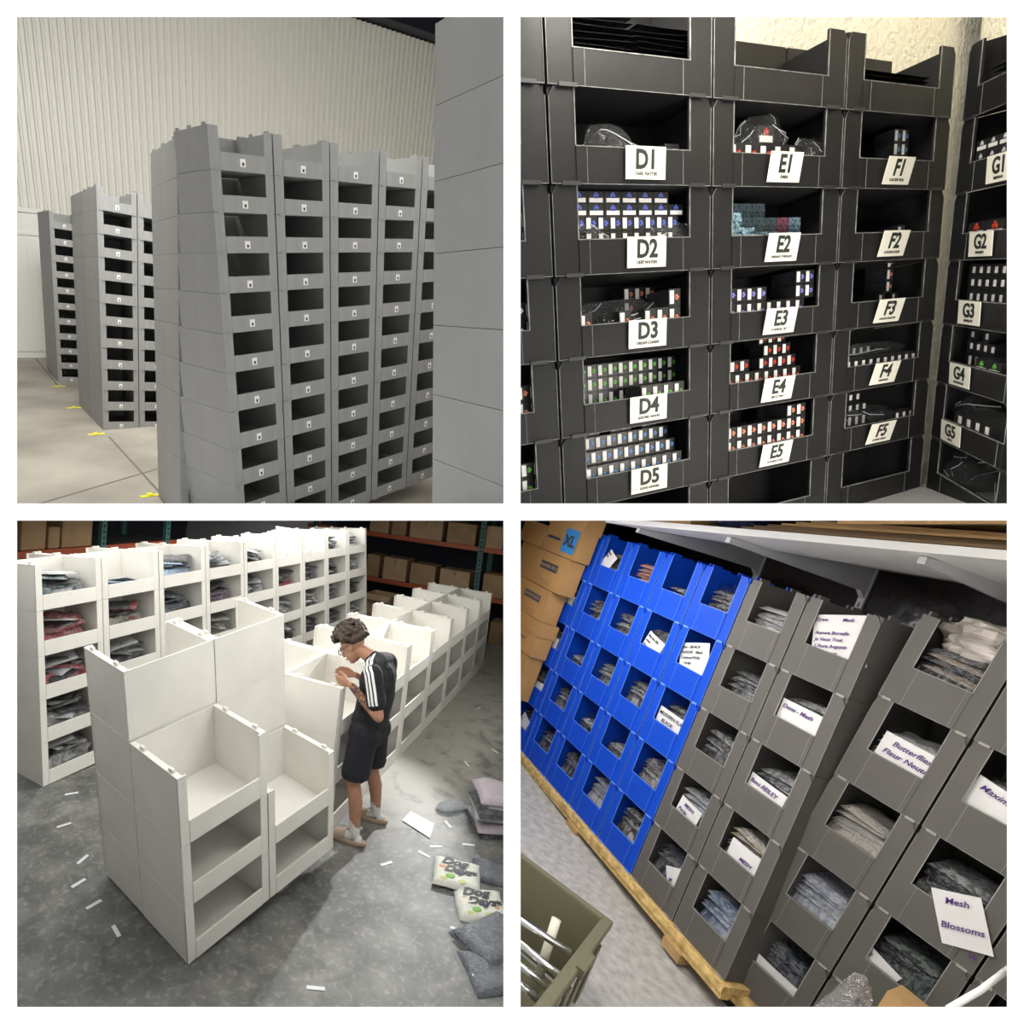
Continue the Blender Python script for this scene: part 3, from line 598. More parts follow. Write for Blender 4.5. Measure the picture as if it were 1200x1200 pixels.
# clear bags
M_crease_glint = mat('pale_crease_glint', (.55, .58, .62), .2)
def crumple(w, d, h, seed, nu=22, nv=14, sharp=.35):
    q = Vector((seed * 7.3, seed * 3.1, 0))
    def f(u, v):
        a = 2 * math.pi * u; t = math.pi * (v - .5); x, y, z = math.cos(a) * math.cos(t), math.sin(a) * math.cos(t), math.sin(t)
        p = Vector((x, y, z)); k = 1 + sharp * noise.noise(p * 1.6 + q) + sharp * .6 * abs(noise.noise(p * 4.1 + q))
        sx = abs(x) ** .7 * (1 if x > 0 else -1); return Vector((sx * w / 2 * k, y * d / 2 * k, max(-.48, z * .5 * k + .02) * h + h * .5))
    mb = MB(); mb.grid(nu, nv, f, smooth=False); return mb
def bag(room_blk, k, r, x, y, z, w, d, h, seed, label, rot=0.0, m=None, name='plastic_bag'):
    xa, xb, za, zb = B[room_blk].bin_frame(k, r); M = B[room_blk].M @ T((xa + x, y * KD + .01, za + z)) @ Ry(rot) @ S(1, KD * 1.1, 1)
    mb = crumple(w, d, h, seed); o = tag(mb.build(name, m or M_film, None, M), label, 'plastic bag', 'clear plastic bags'); cr = MB(); q = random.Random(seed)
    for _ in range(9):                       # pale tubes standing in for glints on creases and welded edges
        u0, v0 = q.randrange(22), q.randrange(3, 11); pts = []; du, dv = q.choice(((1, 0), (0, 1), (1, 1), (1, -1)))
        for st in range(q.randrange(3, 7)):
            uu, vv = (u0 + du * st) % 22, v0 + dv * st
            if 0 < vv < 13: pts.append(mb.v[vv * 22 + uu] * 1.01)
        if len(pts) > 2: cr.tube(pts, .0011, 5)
    if cr.v: cr.build('crease_glint', M_crease_glint, o)
    return o
bag('TR_def', 0, 1, .205, .10, .014, .17, .10, .115, 1, 'crumpled clear plastic bag slumped in the black bin D1', .35)
bag('TR_def', 0, 1, .37, .10, .014, .10, .10, .075, 2, 'small clear bag round a lone carton in bin D1')
pack('D', 1, .045, .03, 'none', [[0]], x0=.355, y=.06, d=.09)
bag('TR_def', 1, 1, .225, .085, .07, .16, .10, .10, 3, 'clear bag round the big cartons in the middle of bin E1')
bag('TR_def', 1, 1, .39, .05, .05, .10, .09, .075, 4, 'clear bag hanging over the lip of bin E1')
bag('TR_def', 0, 2, .10, .03, .02, .12, .05, .085, 5, 'clear bag in front of cartons near the C side of bin D2')
bag('TR_def', 0, 2, .37, .03, .02, .14, .05, .085, 6, 'clear bag in front of cartons near the E side of bin D2')
bag('TR_def', 2, 4, .25, .11, .02, .36, .12, .105, 7, 'clear bags spread over the cartons in bin F4')
bag('TR_def', 2, 5, .30, .14, .02, .24, .14, .085, 8, 'flat clear bags over the cartons in bin F5')
bag('TR_g', 0, 5, .20, .12, .02, .36, .18, .115, 9, 'clear bags over the cartons in bin G5')
bag('TR_g', 0, 6, .18, .14, .014, .34, .22, .13, 10, 'heap of clear bags in the black bin under G5')
bag('TR_g', 0, 4, .25, .2, .014, .2, .14, .10, 11, 'clear bag behind the cartons in bin G4')
bag('TR_def', 0, 3, .24, .12, .02, .30, .14, .10, 12, 'clear bag over the mixed cartons in bin D3')

# ------------------------------------------------------------------ white-bin room: floor, dark walls, racks
ROOM = 'BL'
fb = B['BL_far']; UB = UP['BL']
m, nt, bs = _mat('mottled_concrete'); N, L = nt.nodes, nt.links; M_mottled = m
tc = N.new('ShaderNodeTexCoord')
def _noise(sc_, det, dist=0.0):
    n = N.new('ShaderNodeTexNoise'); n.inputs['Scale'].default_value = sc_; n.inputs['Detail'].default_value = det; n.inputs['Distortion'].default_value = dist; L.new(tc.outputs['Object'], n.inputs[0]); return n
def _ramp(src, stops):
    r = N.new('ShaderNodeValToRGB'); L.new(src, r.inputs[0]); e = r.color_ramp.elements
    e[0].position, e[0].color = stops[0][0], (*stops[0][1], 1); e[1].position, e[1].color = stops[-1][0], (*stops[-1][1], 1)
    for p_, c_ in stops[1:-1]: x_ = e.new(p_); x_.color = (*c_, 1)
    return r
n1 = _noise(.55, 6, .4); n2 = _noise(4, 12, .5); n3 = _noise(22, 10, .6)
r1 = _ramp(n1.outputs[0], [(.36, (.105, .106, .102)), (.64, (.185, .184, .174))]); r2 = _ramp(n2.outputs[0], [(.40, (.75, .75, .75)), (.66, (1.35, 1.35, 1.33))]); r3 = _ramp(n3.outputs[0], [(.52, (0, 0, 0)), (.72, (.11, .11, .105))])
x1 = N.new('ShaderNodeMix'); x1.data_type = 'RGBA'; x1.blend_type = 'MULTIPLY'; x1.inputs[0].default_value = 1; L.new(r1.outputs[0], x1.inputs[6]); L.new(r2.outputs[0], x1.inputs[7])
x2 = N.new('ShaderNodeMix'); x2.data_type = 'RGBA'; x2.blend_type = 'ADD'; x2.inputs[0].default_value = 1; L.new(x1.outputs[2], x2.inputs[6]); L.new(r3.outputs[0], x2.inputs[7])
# dusty strip along the aisle, beside the double row
sx = N.new('ShaderNodeSeparateXYZ'); L.new(tc.outputs['Object'], sx.inputs[0])
ad = N.new('ShaderNodeMath'); ad.operation = 'MULTIPLY_ADD'; L.new(n2.outputs[0], ad.inputs[0]); ad.inputs[1].default_value = .8; L.new(sx.outputs[1], ad.inputs[2])
rd = _ramp(ad.outputs[0], [(0, (1, 1, 1)), (.001, (1, 1, 1))]); rd.color_ramp.elements.remove(rd.color_ramp.elements[1])
def _rng(src, a, b_):
    q = N.new('ShaderNodeMapRange'); q.interpolation_type = 'SMOOTHSTEP'; q.inputs[1].default_value = a; q.inputs[2].default_value = b_; L.new(src, q.inputs[0]); return q
ya = _rng(ad.outputs[0], -.75, -.15); yb = _rng(ad.outputs[0], .75, .45); xa_ = _rng(sx.outputs[0], 1.6, 3.2)
ml = N.new('ShaderNodeMath'); ml.operation = 'MULTIPLY'; L.new(ya.outputs[0], ml.inputs[0]); L.new(yb.outputs[0], ml.inputs[1]); ml2 = N.new('ShaderNodeMath'); ml2.operation = 'MULTIPLY'; L.new(ml.outputs[0], ml2.inputs[0]); L.new(xa_.outputs[0], ml2.inputs[1])
ml3 = N.new('ShaderNodeMath'); ml3.operation = 'MULTIPLY'; ml3.inputs[1].default_value = 1.0
rr_ = _rng(n2.outputs[0], .15, .52); ml4 = N.new('ShaderNodeMath'); ml4.operation = 'MULTIPLY'; L.new(rr_.outputs[0], ml4.inputs[0]); L.new(ml3.outputs[0], ml4.inputs[1]); L.new(ml2.outputs[0], ml3.inputs[0])
x3 = N.new('ShaderNodeMix'); x3.data_type = 'RGBA'; L.new(ml4.outputs[0], x3.inputs[0]); L.new(x2.outputs[2], x3.inputs[6]); x3.inputs[7].default_value = (.40, .385, .345, 1)
L.new(x3.outputs[2], bs.inputs['Base Color']); bs.inputs['Roughness'].default_value = .55
Mfl = fb.M.copy()
structure(MB().box(-6, 11.5, -6, 9.5, -.05, -.001).build('floor', M_mottled, None, Mfl))
M_dark_wall = mat('dark_blue_grey_wall', (.020, .024, .034), .8); M_orange = mat('orange_rack_steel', (.42, .085, .03), .5); M_teal = mat('teal_rack_steel', (.05, .16, .15), .5)
M_carton = mat('brown_cardboard', (.40, .26, .14), .85, var=.12, scale=4); M_carton2 = mat('pale_brown_cardboard', (.50, .35, .21), .85, var=.1, scale=4); M_deck = mat('dark_rack_deck', (.03, .03, .03), .9)
structure(MB().box(-6, 11.5, 8.6, 8.7, 0, 4.2).build('wall_back', M_dark_wall, None, Mfl)); structure(MB().box(11.0, 11.1, -6, 8.6, 0, 4.2).build('wall_right', M_dark_wall, None, Mfl))
structure(MB().box(-6.1, -6, -6, 8.6, 0, 4.2).build('wall_left', M_dark_wall, None, Mfl))
Fi = fb.M.inverted()
def onx(u, v, x): return Fi @ hit(u, v, fb.pt(x, 0, 0), fb.a)
def ony(u, v, y): return Fi @ hit(u, v, fb.pt(0, y, 0), fb.d)
def onz(u, v, z=0.0): return Fi @ hit(u, v, fb.pt(0, 0, z), fb.u)
# bright roller door in the back wall
pa, pb = onx(289, 621, 10.97), onx(373, 621, 10.97); y0w, y1w = sorted((pa.y, pb.y)); zs_ = onx(330, 618, 10.97).z
wn = structure(MB().box(10.95, 10.99, y0w, y1w, zs_ - 1.2, zs_ + .02).build('window_1', emit_mat('daylight', (.95, .95, 1.0), 2.2), None, Mfl))
MB().box(10.90, 10.945, y0w - .08, y1w + .08, zs_ + .02, zs_ + .6).build('roller_shutter', mat('lilac_shutter', (.55, .50, .55), .6), wn)
def rack(label, x0, x1, y0, y1, zs, ups, M, along):
    r = thing('pallet_rack', label, 'rack', M)
    for z in zs:
        if along == 'y':
            MB().box(x0, x0 + .05, y0, y1, z - .09, z).build('beam', M_orange, r); MB().box(x0 + .06, x1, y0, y1, z - .04, z - .02).build('shelf_deck', M_deck, r)
        else:
            MB().box(x0, x1, y0, y0 + .05, z - .09, z).build('beam', M_orange, r); MB().box(x0, x1, y0 + .06, y1, z - .04, z - .02).build('shelf_deck', M_deck, r)
    for q in ups:
        for back in (0, 1):
            mb = MB()
            if along == 'y': bx = (x0 - .02 if not back else x1, (x0 + .05) if not back else x1 + .06, q - .05, q + .05)
            else: bx = (q - .05, q + .05, (y0 - .02) if not back else y1, (y0 + .05) if not back else y1 + .06)
            mb.box(*bx, 0, 3.0); z = .1
            if not back:
                while z < 2.9:
                    if along == 'y': mb.box(bx[0] - .004, bx[0], q - .02, q + .02, z, z + .035, 1)
                    else: mb.box(q - .02, q + .02, bx[2] - .004, bx[2], z, z + .035, 1)
                    z += .09
            mb.build('upright', [M_teal, M_deck], r)
    return r
XR = 9.3
zt = onx(540, 638, XR).z; zm = onx(560, 698, XR).z
rack('tall pallet rack with orange beams at the far end of the room', XR, 10.3, -2.2, 4.6, (zm, zt), (onx(563, 650, XR).y, 4.4), Mfl, 'y')
YL = 5.2
zl = ony(113, 640, YL).z
rack('pallet rack with an orange beam behind the long white row', 1.5, ony(214, 632, YL).x, YL, 6.2, (zl,), (ony(121, 625, YL).x, ony(196, 625, YL).x), Mfl, 'x')
def carton_box(x0, x1, y0, y1, z0, z1, label, m, open_top=False, group=None, rot=0.0, tape=True):
    c = ((x0 + x1) / 2, (y0 + y1) / 2, z0); w, d, h = (x1 - x0) / 2, (y1 - y0) / 2, z1 - z0
    r = thing('cardboard_box', label, 'box', fb.M @ T(c) @ Rz(rot), group); t = .008
    if open_top:
        MB().box(-w, w, -d, d, 0, t).box(-w, -w + t, -d, d, t, h).box(w - t, w, -d, d, t, h).box(-w, w, -d, -d + t, t, h).box(-w, w, d - t, d, t, h).build('carton', m, r)
        for sgn in (-1, 1):
            MB().box(0, .16, -d, d, 0, .006).build('flap', m, r, T((sgn * w, 0, h)) @ Rz(0 if sgn > 0 else math.pi) @ Ry(math.radians(35)))
    else:
        MB().box(-w, w, -d, d, 0, h).build('carton', m, r, bevel=.006)
        if tape: MB().box(-.03, .03, -d - .002, d + .002, h * .7, h + .002).build('tape', M_tape, r) if w > d else MB().box(-w - .002, w + .002, -.03, .03, h * .7, h + .002).build('tape', M_tape, r)
    return r
M_tape = mat('brown_parcel_tape', (.36, .24, .13), .3)
def rackbox_y(u0, v0, u1, v1, x, label, dep=.5, m=None, zbase=None, group='cartons on the far rack', open_top=False):
    a_, b_ = onx(u0, v1, x), onx(u1, v0, x); y0, y1 = sorted((a_.y, b_.y)); z0 = zbase if zbase is not None else (a_.z + b_.z) / 2 - .3
    z1 = z0 + max(.18, (v1 - v0) * (a_ - b_).length / math.hypot(u1 - u0, v1 - v0))
    return carton_box(x, x + dep, y0 + .01, y1 - .01, z0, z1, label, m or M_carton, open_top, group)
for k, (u0, v0, u1, v1) in enumerate(((431, 617, 456, 634), (457, 612, 477, 635), (478, 613, 520, 637), (522, 613, 560, 637), (567, 615, 592, 641))):
    rackbox_y(u0, v0, u1, v1, XR + .06, f'brown carton on the upper shelf of the far rack, {ORD[k]} from its inner end', m=M_carton if k % 2 else M_carton2, zbase=zt + .002)
for k, (u0, v0, u1, v1) in enumerate(((427, 660, 445, 684), (446, 664, 477, 688), (478, 667, 511, 690), (513, 668, 552, 691), (563, 676, 592, 702))):
    rackbox_y(u0, v0, u1, v1, XR + .06, f'brown carton on the lower shelf of the far rack, {ORD[k]} from its inner end', m=M_carton2 if k % 2 else M_carton, zbase=zm + .002)
rackbox_y(572, 722, 592, 747, XR + .06, 'brown carton on the floor under the far rack', zbase=.002)
rackbox_y(427, 686, 460, 706, 8.55, 'open brown carton full of bags near the end of the long row', dep=.5, m=M_carton2, zbase=.33, open_top=True)
_a, _b = onx(424, 720, 8.5), onx(462, 720, 8.5); carton_box(8.5, 9.05, min(_a.y, _b.y), max(_a.y, _b.y), .002, .325, 'brown carton on the floor under the open carton of bags', M_carton)
for k, (u0, v0, u1, v1) in enumerate(((25, 615, 56, 639), (57, 619, 72, 637), (73, 614, 110, 635))):
    a_, b_ = ony(u0, v1, YL + .06), ony(u1, v0, YL + .06); carton_box(a_.x, b_.x - .01, YL + .07, YL + .6, zl + .002, zl + .002 + (.42, .3, .42)[k], f'brown carton on the rack behind the long row, {ORD[k]} from its near end', M_carton, group='cartons on the rack behind the long row')
for k in range(3):
    a_, b_ = ony(217, 640, 4.3), ony(243, 640, 4.3); w = b_.x - a_.x
    copy_tree(PROTO['white_top'], fb.M @ T((a_.x, 4.3, .45 * (k + 1) - .4)) @ S(w / .8, 1, 1.0), f'white bin in the lone stack before the dark back wall, {("lowest", "middle", "top")[k]}', 'white stacking bins')
# ------------------------------------------------------------------ bagged clothes
M_garment = garment_mat('folded_cloth'); M_bagfilm = film_mat('bag_film', .04, rough=.16)
def garment_proto(k, nm='bagged_garment'):
    r = thing(nm, 'folded garment in a clear bag', 'clothing', Matrix.Identity(4))
    slab_mesh('folded_cloth', .25, .30, .022, k, 1.9).build('folded_cloth', M_garment, r)
    slab_mesh('clear_bag', .27, .34, .027, k + 40, 2.3).build('clear_bag', M_bagfilm, r, T((0, 0, .0002)))
    return r
GPROTO = [garment_proto(k) for k in range(4)]
def garment(M, k, color, label, group):
    """one bagged garment: copy of the thing with its cloth and its bag"""
    src = GPROTO[k]; ch = KIDS.setdefault(src, [(c, []) for c in kids(src)])
    r = src.copy(); COL.objects.link(r); r.matrix_local = M; ROOM_OF[r] = ROOM; r['label'] = label
    if group: r['group'] = group
    for c, _ in ch:
        d = c.copy(); COL.objects.link(d); d.parent = r; d.color = color; ROOM_OF[d] = ROOM
    return r
def heap(M, n, colors, where, group, w, d, seed, t=.03, base=0.0, sc_=1.0, jr=.5, spread=.08, desc='bagged garment', tilt=.10):
    q = random.Random(seed); z = 0.0
    for i in range(n):
        th = (base - .0 if i == 0 and base else t); f = min(1.0, w / .27); s_ = sc_ * f; ky = d / .34
        a = q.uniform(-jr, jr); last = 'top' if i == n - 1 else ('lowest' if i == 0 else ORD[i])
        pos = 'topmost' if i == n - 1 else 'lowest' if i == 0 else ORD[i] + ' up'
        Mi = M @ T((q.uniform(-spread, spread) if i else 0, q.uniform(-spread, spread) * .4 if i else 0, z)) @ Rz(a if i else 0) @ Ry(q.uniform(-tilt, tilt) if i else 0) @ Rx(q.uniform(-tilt, tilt) * .6 if i else 0) @ S(s_ if i else w / .27, min(s_, ky * 1.05) if i else ky, th / .025)
        garment(Mi, q.randrange(4), colors[i % len(colors)], f'{desc}, {pos} in {where}', group); z += th * (.92 if tilt < .2 or not i else 1.25)
g = lambda *c: (*c, .35)
WH, DK, TE, RD, GY, NV, PU, BL2, KH = g(.50, .50, .50), (.025, .025, .028, .12), (.06, .11, .12, .35), (.30, .03, .04, .3), (.22, .21, .21, .45), (.03, .04, .08, .2), (.10, .05, .09, .25), (.25, .40, .60, .5), (.16, .15, .10, .3)
CL = {0: [[GY, WH], [GY, WH, DK], [RD, DK, WH], [RD, WH, RD], [TE, WH, DK, TE]], 1: [[GY, WH], [DK, WH], [DK, KH, WH], [KH, RD, DK], [WH, BL2]], 2: [[GY, DK], [DK, GY], [DK, NV], [DK, TE, NV], [BL2, TE, DK]],
      3: [[DK], [GY, KH], [KH, GY], [PU, DK], [TE, DK, WH]], 4: [[DK], [DK], [GY, DK], [GY, WH, DK], [DK, WH]], 5: [[DK], [DK, WH], [GY, WH], [RD, KH, DK], [WH]], 6: [[DK], [DK, GY], [GY, WH], [DK, GY], [WH]],
      7: [[DK], [GY, DK], [GY], [DK, WH], [WH, NV, DK]], 8: [[DK], [GY, WH], [DK], [GY, WH], [DK, WH]]}
blf = B['BL_left']
for i in range(9):
    for r in range(5):
        if i >= 3 and r < 2 and not (r == 1 and i > 4): continue     # out of sight behind the double row
        x0, x1, z0, z1 = blf.bin_frame(i, r); q = random.Random(i * 11 + r); n = 3 if (i == 1 and r == 4) or (i in (5, 6) and r == 4) else 6
        M = blf.M @ T(((x0 + x1) / 2, .27, z0 + .017))
        heap(M, n, CL[i][r], f'the {lv(r, 5)} bin, {ORD[i]} column of the long white row', 'bagged garments in the long white row', .56, .38, i * 31 + r, t=.024, base=.15 if n > 3 else .06, sc_=1.3, jr=1.5, spread=.10, tilt=.30)
# small open carton's bags
pc = onx(443, 690, 8.8); heap(fb.M @ T((8.8, pc.y, .345)), 4, [WH, DK, KH, WH], 'the open carton near the long row', 'bagged garments in the open carton', .30, .28, 77, t=.04, base=.16, sc_=.9, jr=.9, spread=.03)
# ------------------------------------------------------------------ litter and clothes on the floor
M_strip = mat('white_paper_strip', (.75, .76, .78), .6)
for k, (u, v, a) in enumerate(((75, 967, .6), (97, 1007, 1.2), (92, 1035, .9), (110, 1060, .8), (136, 1091, -.7), (370, 1158, 0.0), (525, 966, -1.1), (511, 992, .1), (549, 990, 0.0), (497, 1001, -.5), (453, 1012, .4), (537, 1090, -.3), (547, 895, -1.2), (561, 830, .7), (580, 880, -.9), (84, 930, .4))):
    p = floor_pt('BL', u, v); o = MB().box(-.055, .055, -.013, .013, .0005, .002).build('paper_strip', M_strip, None, frame(p, W((math.cos(a), 0, math.sin(a) * 1.4)), UB)); 
    tag(o, 'small white paper strip lying on the mottled concrete floor', 'paper strip', 'white paper strips on the floor')
def sheet(px4, name, m, label, cat, z=.001, bump=.006, n=8):
    P = [Fi @ floor_pt('BL', *q) for q in px4]; mb = MB()
    mb.grid(n, n, lambda u, v: (P[0] * (1 - u) + P[1] * u) * (1 - v) + (P[3] * (1 - u) + P[2] * u) * v + Vector((0, 0, z + bump * (1 + noise.noise(Vector((u * 3, v * 3, len(label))))))))
    return tag(mb.build(name, m, None, fb.M), label, cat)
M_pale = mat('pale_blue_paper', (.52, .56, .62), .5, var=.1, scale=10)
sheet(((471, 962), (481, 951), (509, 966), (504, 983)), 'paper_sheet', M_pale, 'pale blue sheet of paper lying flat on the dusty aisle', 'paper')
tag(crumple(.28, .16, .05, 21).build('empty_bag', film_mat('milky_film', .45, (.85, .9, .95)), None, frame(floor_pt('BL', 528, 948), fb.a - fb.d * .8, UB)), 'empty milky plastic bag crumpled on the aisle floor', 'plastic bag')
def pile(u, v, ang, n, colors, where, group, t=.04, sx=1.2, sy=1.3, seed=1, jit=.05):
    p = Fi @ floor_pt('BL', u, v); q = random.Random(seed); M = fb.M @ T((p.x, p.y, .002)) @ Rz(ang)
    for i in range(n):
        pos = 'topmost' if i == n - 1 else 'lowest' if i == 0 else ORD[i] + ' up'
        garment(M @ T((q.uniform(-jit, jit), q.uniform(-jit, jit), i * t * .95)) @ Rz(q.uniform(-.12, .12)) @ S(sx, sy, t / .025), q.randrange(4), colors[i % len(colors)], f'bagged garment, {pos} in {where}', group)
LI = (.55, .45, .50, .15); SG = (.10, .115, .135, .1); WG = (.55, .55, .56, .2)
pile(585, 965, .5, 7, [DK, LI, WG, WG, DK, WG, LI], 'the neat stack on the aisle floor', 'stacked garments on the aisle floor', t=.045, sx=1.75, sy=1.6)
pile(578, 1022, .25, 1, [SG], 'the aisle clothes heap, slate blue beside the printed shirts', None, t=.03, sx=1.1, sy=1.1, seed=3)
pile(568, 1102, 1.0, 2, [SG, SG], 'the slate pair at the edge of the clothes heap', 'slate garments at the frame edge', t=.03, sx=1.4, sy=1.5, seed=4)
pile(590, 1140, .6, 1, [SG], 'the heap corner, slate blue lying lowest at the frame edge', None, t=.03, sx=1.4, sy=1.5, seed=5)
def tee(u, v, ang, label, seed, z=.0):
    p = Fi @ floor_pt('BL', u, v); r = thing('printed_shirt', label, 'clothing', fb.M @ T((p.x, p.y, .002 + z)) @ Rz(ang))
    slab_mesh('c', .36, .36, .03, seed, 1.2).build('folded_shirt', mat('printed_cotton_%d' % seed, (.74, .73, .62), .7, scale=7, color2=(.80, .80, .72), var=.1), r)
    q = random.Random(seed)
    for k, (x, y, rr, c) in enumerate(((-.11, .02, .035, (.75, .38, .20)), (.02, -.02, .04, (.16, .22, .5)), (-.05, -.08, .04, (.25, .5, .12)), (.10, -.04, .03, (.72, .34, .24)), (.04, -.12, .035, (.55, .62, .25)), (-.1, -.12, .03, (.6, .6, .2)))):
        MB().ball((x, y, .031), (rr, rr * .8, .006), 10, 6).build('print_patch', mat('print_%d_%d' % (seed, k), c, .7), r)
    for ln, (x, y), sz in (('Dog', (-.03, .09), .115), ('Days', (0, -.005), .105)):
        lettering(ln, sz, M_ink, r, T((x, y, .0405)), .004, .35, name='script_print')
    MB().prism([(.03 * math.cos(a) * (1 if i % 2 else .45) + .13, .03 * math.sin(a) * (1 if i % 2 else .45)) for i, a in enumerate(math.pi * 2 * j / 10 for j in range(10))], -.0415, -.0375).build('printed_star', M_ink, r, Rx(-math.pi / 2))
    slab_mesh('f', .40, .40, .038, seed + 9, 1.5).build('clear_bag', M_bagfilm, r)
    return r
tee(535, 1028, -1.35, 'cream printed shirt with black script in a clear bag, lying on top of the heap', 61, .02)
tee(563, 1062, -1.15, 'cream printed shirt half under the topmost printed shirt', 62, .0)

# ------------------------------------------------------------------ blue and grey bin room: wall, shelf, platforms, notes
ROOM = 'BR'
bm_, br_ = B['BR_main'], B['BR_right']; MB_inv = bm_.M.inverted()
M_carpet = mat('pale_concrete', (.40, .39, .365), .8, var=.22, scale=26, bump=.08, bscale=60, detail=8)
M_black_panel = mat('glossy_dark_panel', (.012, .009, .008), .12, bump=.25, bscale=5, spec=.3, var=.5, scale=4)
M_shelf = mat('white_shelf_board', (.72, .71, .68), .45); M_bracket = mat('white_bracket', (.45, .45, .46), .4); M_osb = mat('strand_board', (.60, .38, .11), .7, var=.4, scale=30, color2=(.85, .60, .24), detail=6, stretch=(1, 3, 1)); M_foot = mat('pale_timber', (.42, .27, .12), .7, var=.2, scale=6)
slab('floor', 'BR', M_carpet, bm_.a, centre_px=(700, 1050), size=(3.5, 3.5))
structure(MB().box(-3, 4.5, .80, .85, -2.2, 2.0).build('wall_back', M_black_panel, None, bm_.M))
structure(MB().box(-3, -2.9, -2, .80, -2.2, 2.0).build('wall_left', M_black_panel, None, bm_.M))
# wall shelf
def py(u, v, y): return MB_inv @ hit(u, v, bm_.pt(0, y, 0), bm_.d)
Pf0, Pf1, Pb0, Pb1 = py(888, 629, -.12), py(1185, 657, -.12), py(922, 650, .795), py(1145, 687, .795)
def ext(a, b, x): t = (x - a.x) / (b.x - a.x); return a.lerp(b, t)
xs0, xs1 = .12, 4.0; A0, A1, C0, C1 = ext(Pf0, Pf1, xs0), ext(Pf0, Pf1, xs1), ext(Pb0, Pb1, xs0), ext(Pb0, Pb1, xs1)
sh = thing('wall_shelf', 'long white wall shelf on brackets above the bins', 'shelf', bm_.M)
th = Vector((0, 0, .03)); mb = MB(); vs = [A0, A1, C1, C0, A0 + th, A1 + th, C1 + th, C0 + th]; mb.add(vs, [(0, 3, 2, 1), (4, 5, 6, 7), (0, 1, 5, 4), (1, 2, 6, 5), (2, 3, 7, 6), (3, 0, 4, 7)]); mb.build('shelf_board', M_shelf, sh)
for x in (.35, .95, 1.72):
    f_, k_ = ext(A0, A1, x), ext(C0, C1, x); mb = MB()
    mb.prism([(f_.y + .05, f_.z - .004), (k_.y - .004, k_.z - .002), (k_.y - .004, k_.z - .16), (k_.y - .05, k_.z - .12), (f_.y + .05, f_.z - .03)], -.012, .012, 0)
    mb.build('bracket', M_bracket, sh, T((x, 0, 0)) @ Rz(math.pi / 2))
    mb = MB().box(x - .016, x + .016, .785, .798, -1.2, k_.z + .25)
    for s_ in range(20): mb.box(x - .004, x + .004, .7845, .7852, k_.z - .2 - s_ * .05, k_.z - .178 - s_ * .05, 1)
    mb.build('wall_track', [M_bracket, M_ink], sh)
# flattened cartons and parcels on the shelf
M_kraft = mat('kraft_board', (.40, .24, .10), .8, var=.12, scale=5); M_kraft_dark = mat('dark_kraft_board', (.16, .10, .05), .85)
exs = (A1 - A0).normalized(); nzs = exs.cross(C0 - A0).normalized(); Msh = bm_.M @ frame(A0 + nzs * .032, exs, nzs)
dsh = (C0 - A0).length; X0 = 1.0
def sx_of(x): return (ext(A0, A1, x) - A0).length
for k in range(6):
    o = MB().box(0, 1.3 - k * .10, 0, .40, 0, .009).build('flattened_carton', M_kraft if k > 2 else M_kraft_dark, None, Msh @ T((sx_of(1.02 + k * .05), .03 + .015 * k, .001 + k * .0105)) @ Rz(.03 * (k % 3) - .02))
    tag(o, f'flattened brown carton on the white shelf, {ORD[k]} sheet up in the pile', 'cardboard', 'flattened cartons on the shelf')
tag(MB().box(0, .9, -.02, .42, 0, .012).box(0, .9, -.02, .0, -.03, 0).build('flattened_carton', M_kraft, None, Msh @ T((sx_of(1.45), .03, .075)) @ Rz(-.10) @ Ry(-.05)), 'large flattened carton with a folded edge lying on top of the pile', 'cardboard', 'flattened cartons on the shelf')
tag(MB().box(0, .42, 0, .35, 0, .16).build('shelf_carton', M_kraft, None, Msh @ T((sx_of(.30), .04, .001))), 'brown carton standing on the shelf beside the flattened cartons', 'box')
tag(crumple(.22, .22, .10, 33).build('blue_cloth', mat('navy_cloth', (.01, .02, .07), .8), None, Msh @ T((sx_of(.88), .2, .005))), 'bunched navy cloth on the shelf beside the brown carton', 'cloth')
tag(MB().box(0, 1.0, 0, .38, 0, .012).build('white_board_sheet', M_paper, None, Msh @ T((sx_of(1.72), .06, .13)) @ Ry(-.03)), 'white sheet lying over the flattened cartons on the shelf', 'board')
# platforms under the bins
zb = bm_.Z(5)
pf = thing('platform', 'long strand-board platform on timber feet under the blue bins', 'platform', bm_.M)
xe = bm_.X(6) + .02
MB().box(-1.4, xe, -.03, .42, zb - .032, zb - .004).build('deck', M_osb, pf)
MB().box(-1.4, xe, -.022, .02, zb - .058, zb - .033).build('front_rail', M_osb, pf)
for u, v in ((672, 962), (785, 1114), (600, 872)):
    q = py(u, v, -.03); MB().box(q.x - .05, q.x + .05, -.03, .08, zb - .10, zb - .059).build('foot', M_foot, pf)
zr = br_.Z(5)
p2 = thing('platform', 'strand-board platform on black casters under the nearest grey bins', 'platform', br_.M)
MB().box(-.03, .95, -.03, .42, zr - .032, zr - .004).build('deck', M_osb, p2); MB().box(-.03, .95, -.022, .02, zr - .058, zr - .033).build('front_rail', M_osb, p2)
M_rubber = mat('black_rubber', (.012, .012, .012), .5)
for x in (.05, .85):
    c = MB().tube([(x - .02, .03, zr - .095), (x + .02, .03, zr - .095)], .035, 16).build('caster_wheel', M_rubber, p2); MB().box(x - .03, x + .03, .0, .06, zr - .066, zr - .058).build('caster_plate', M_black_tab, c)
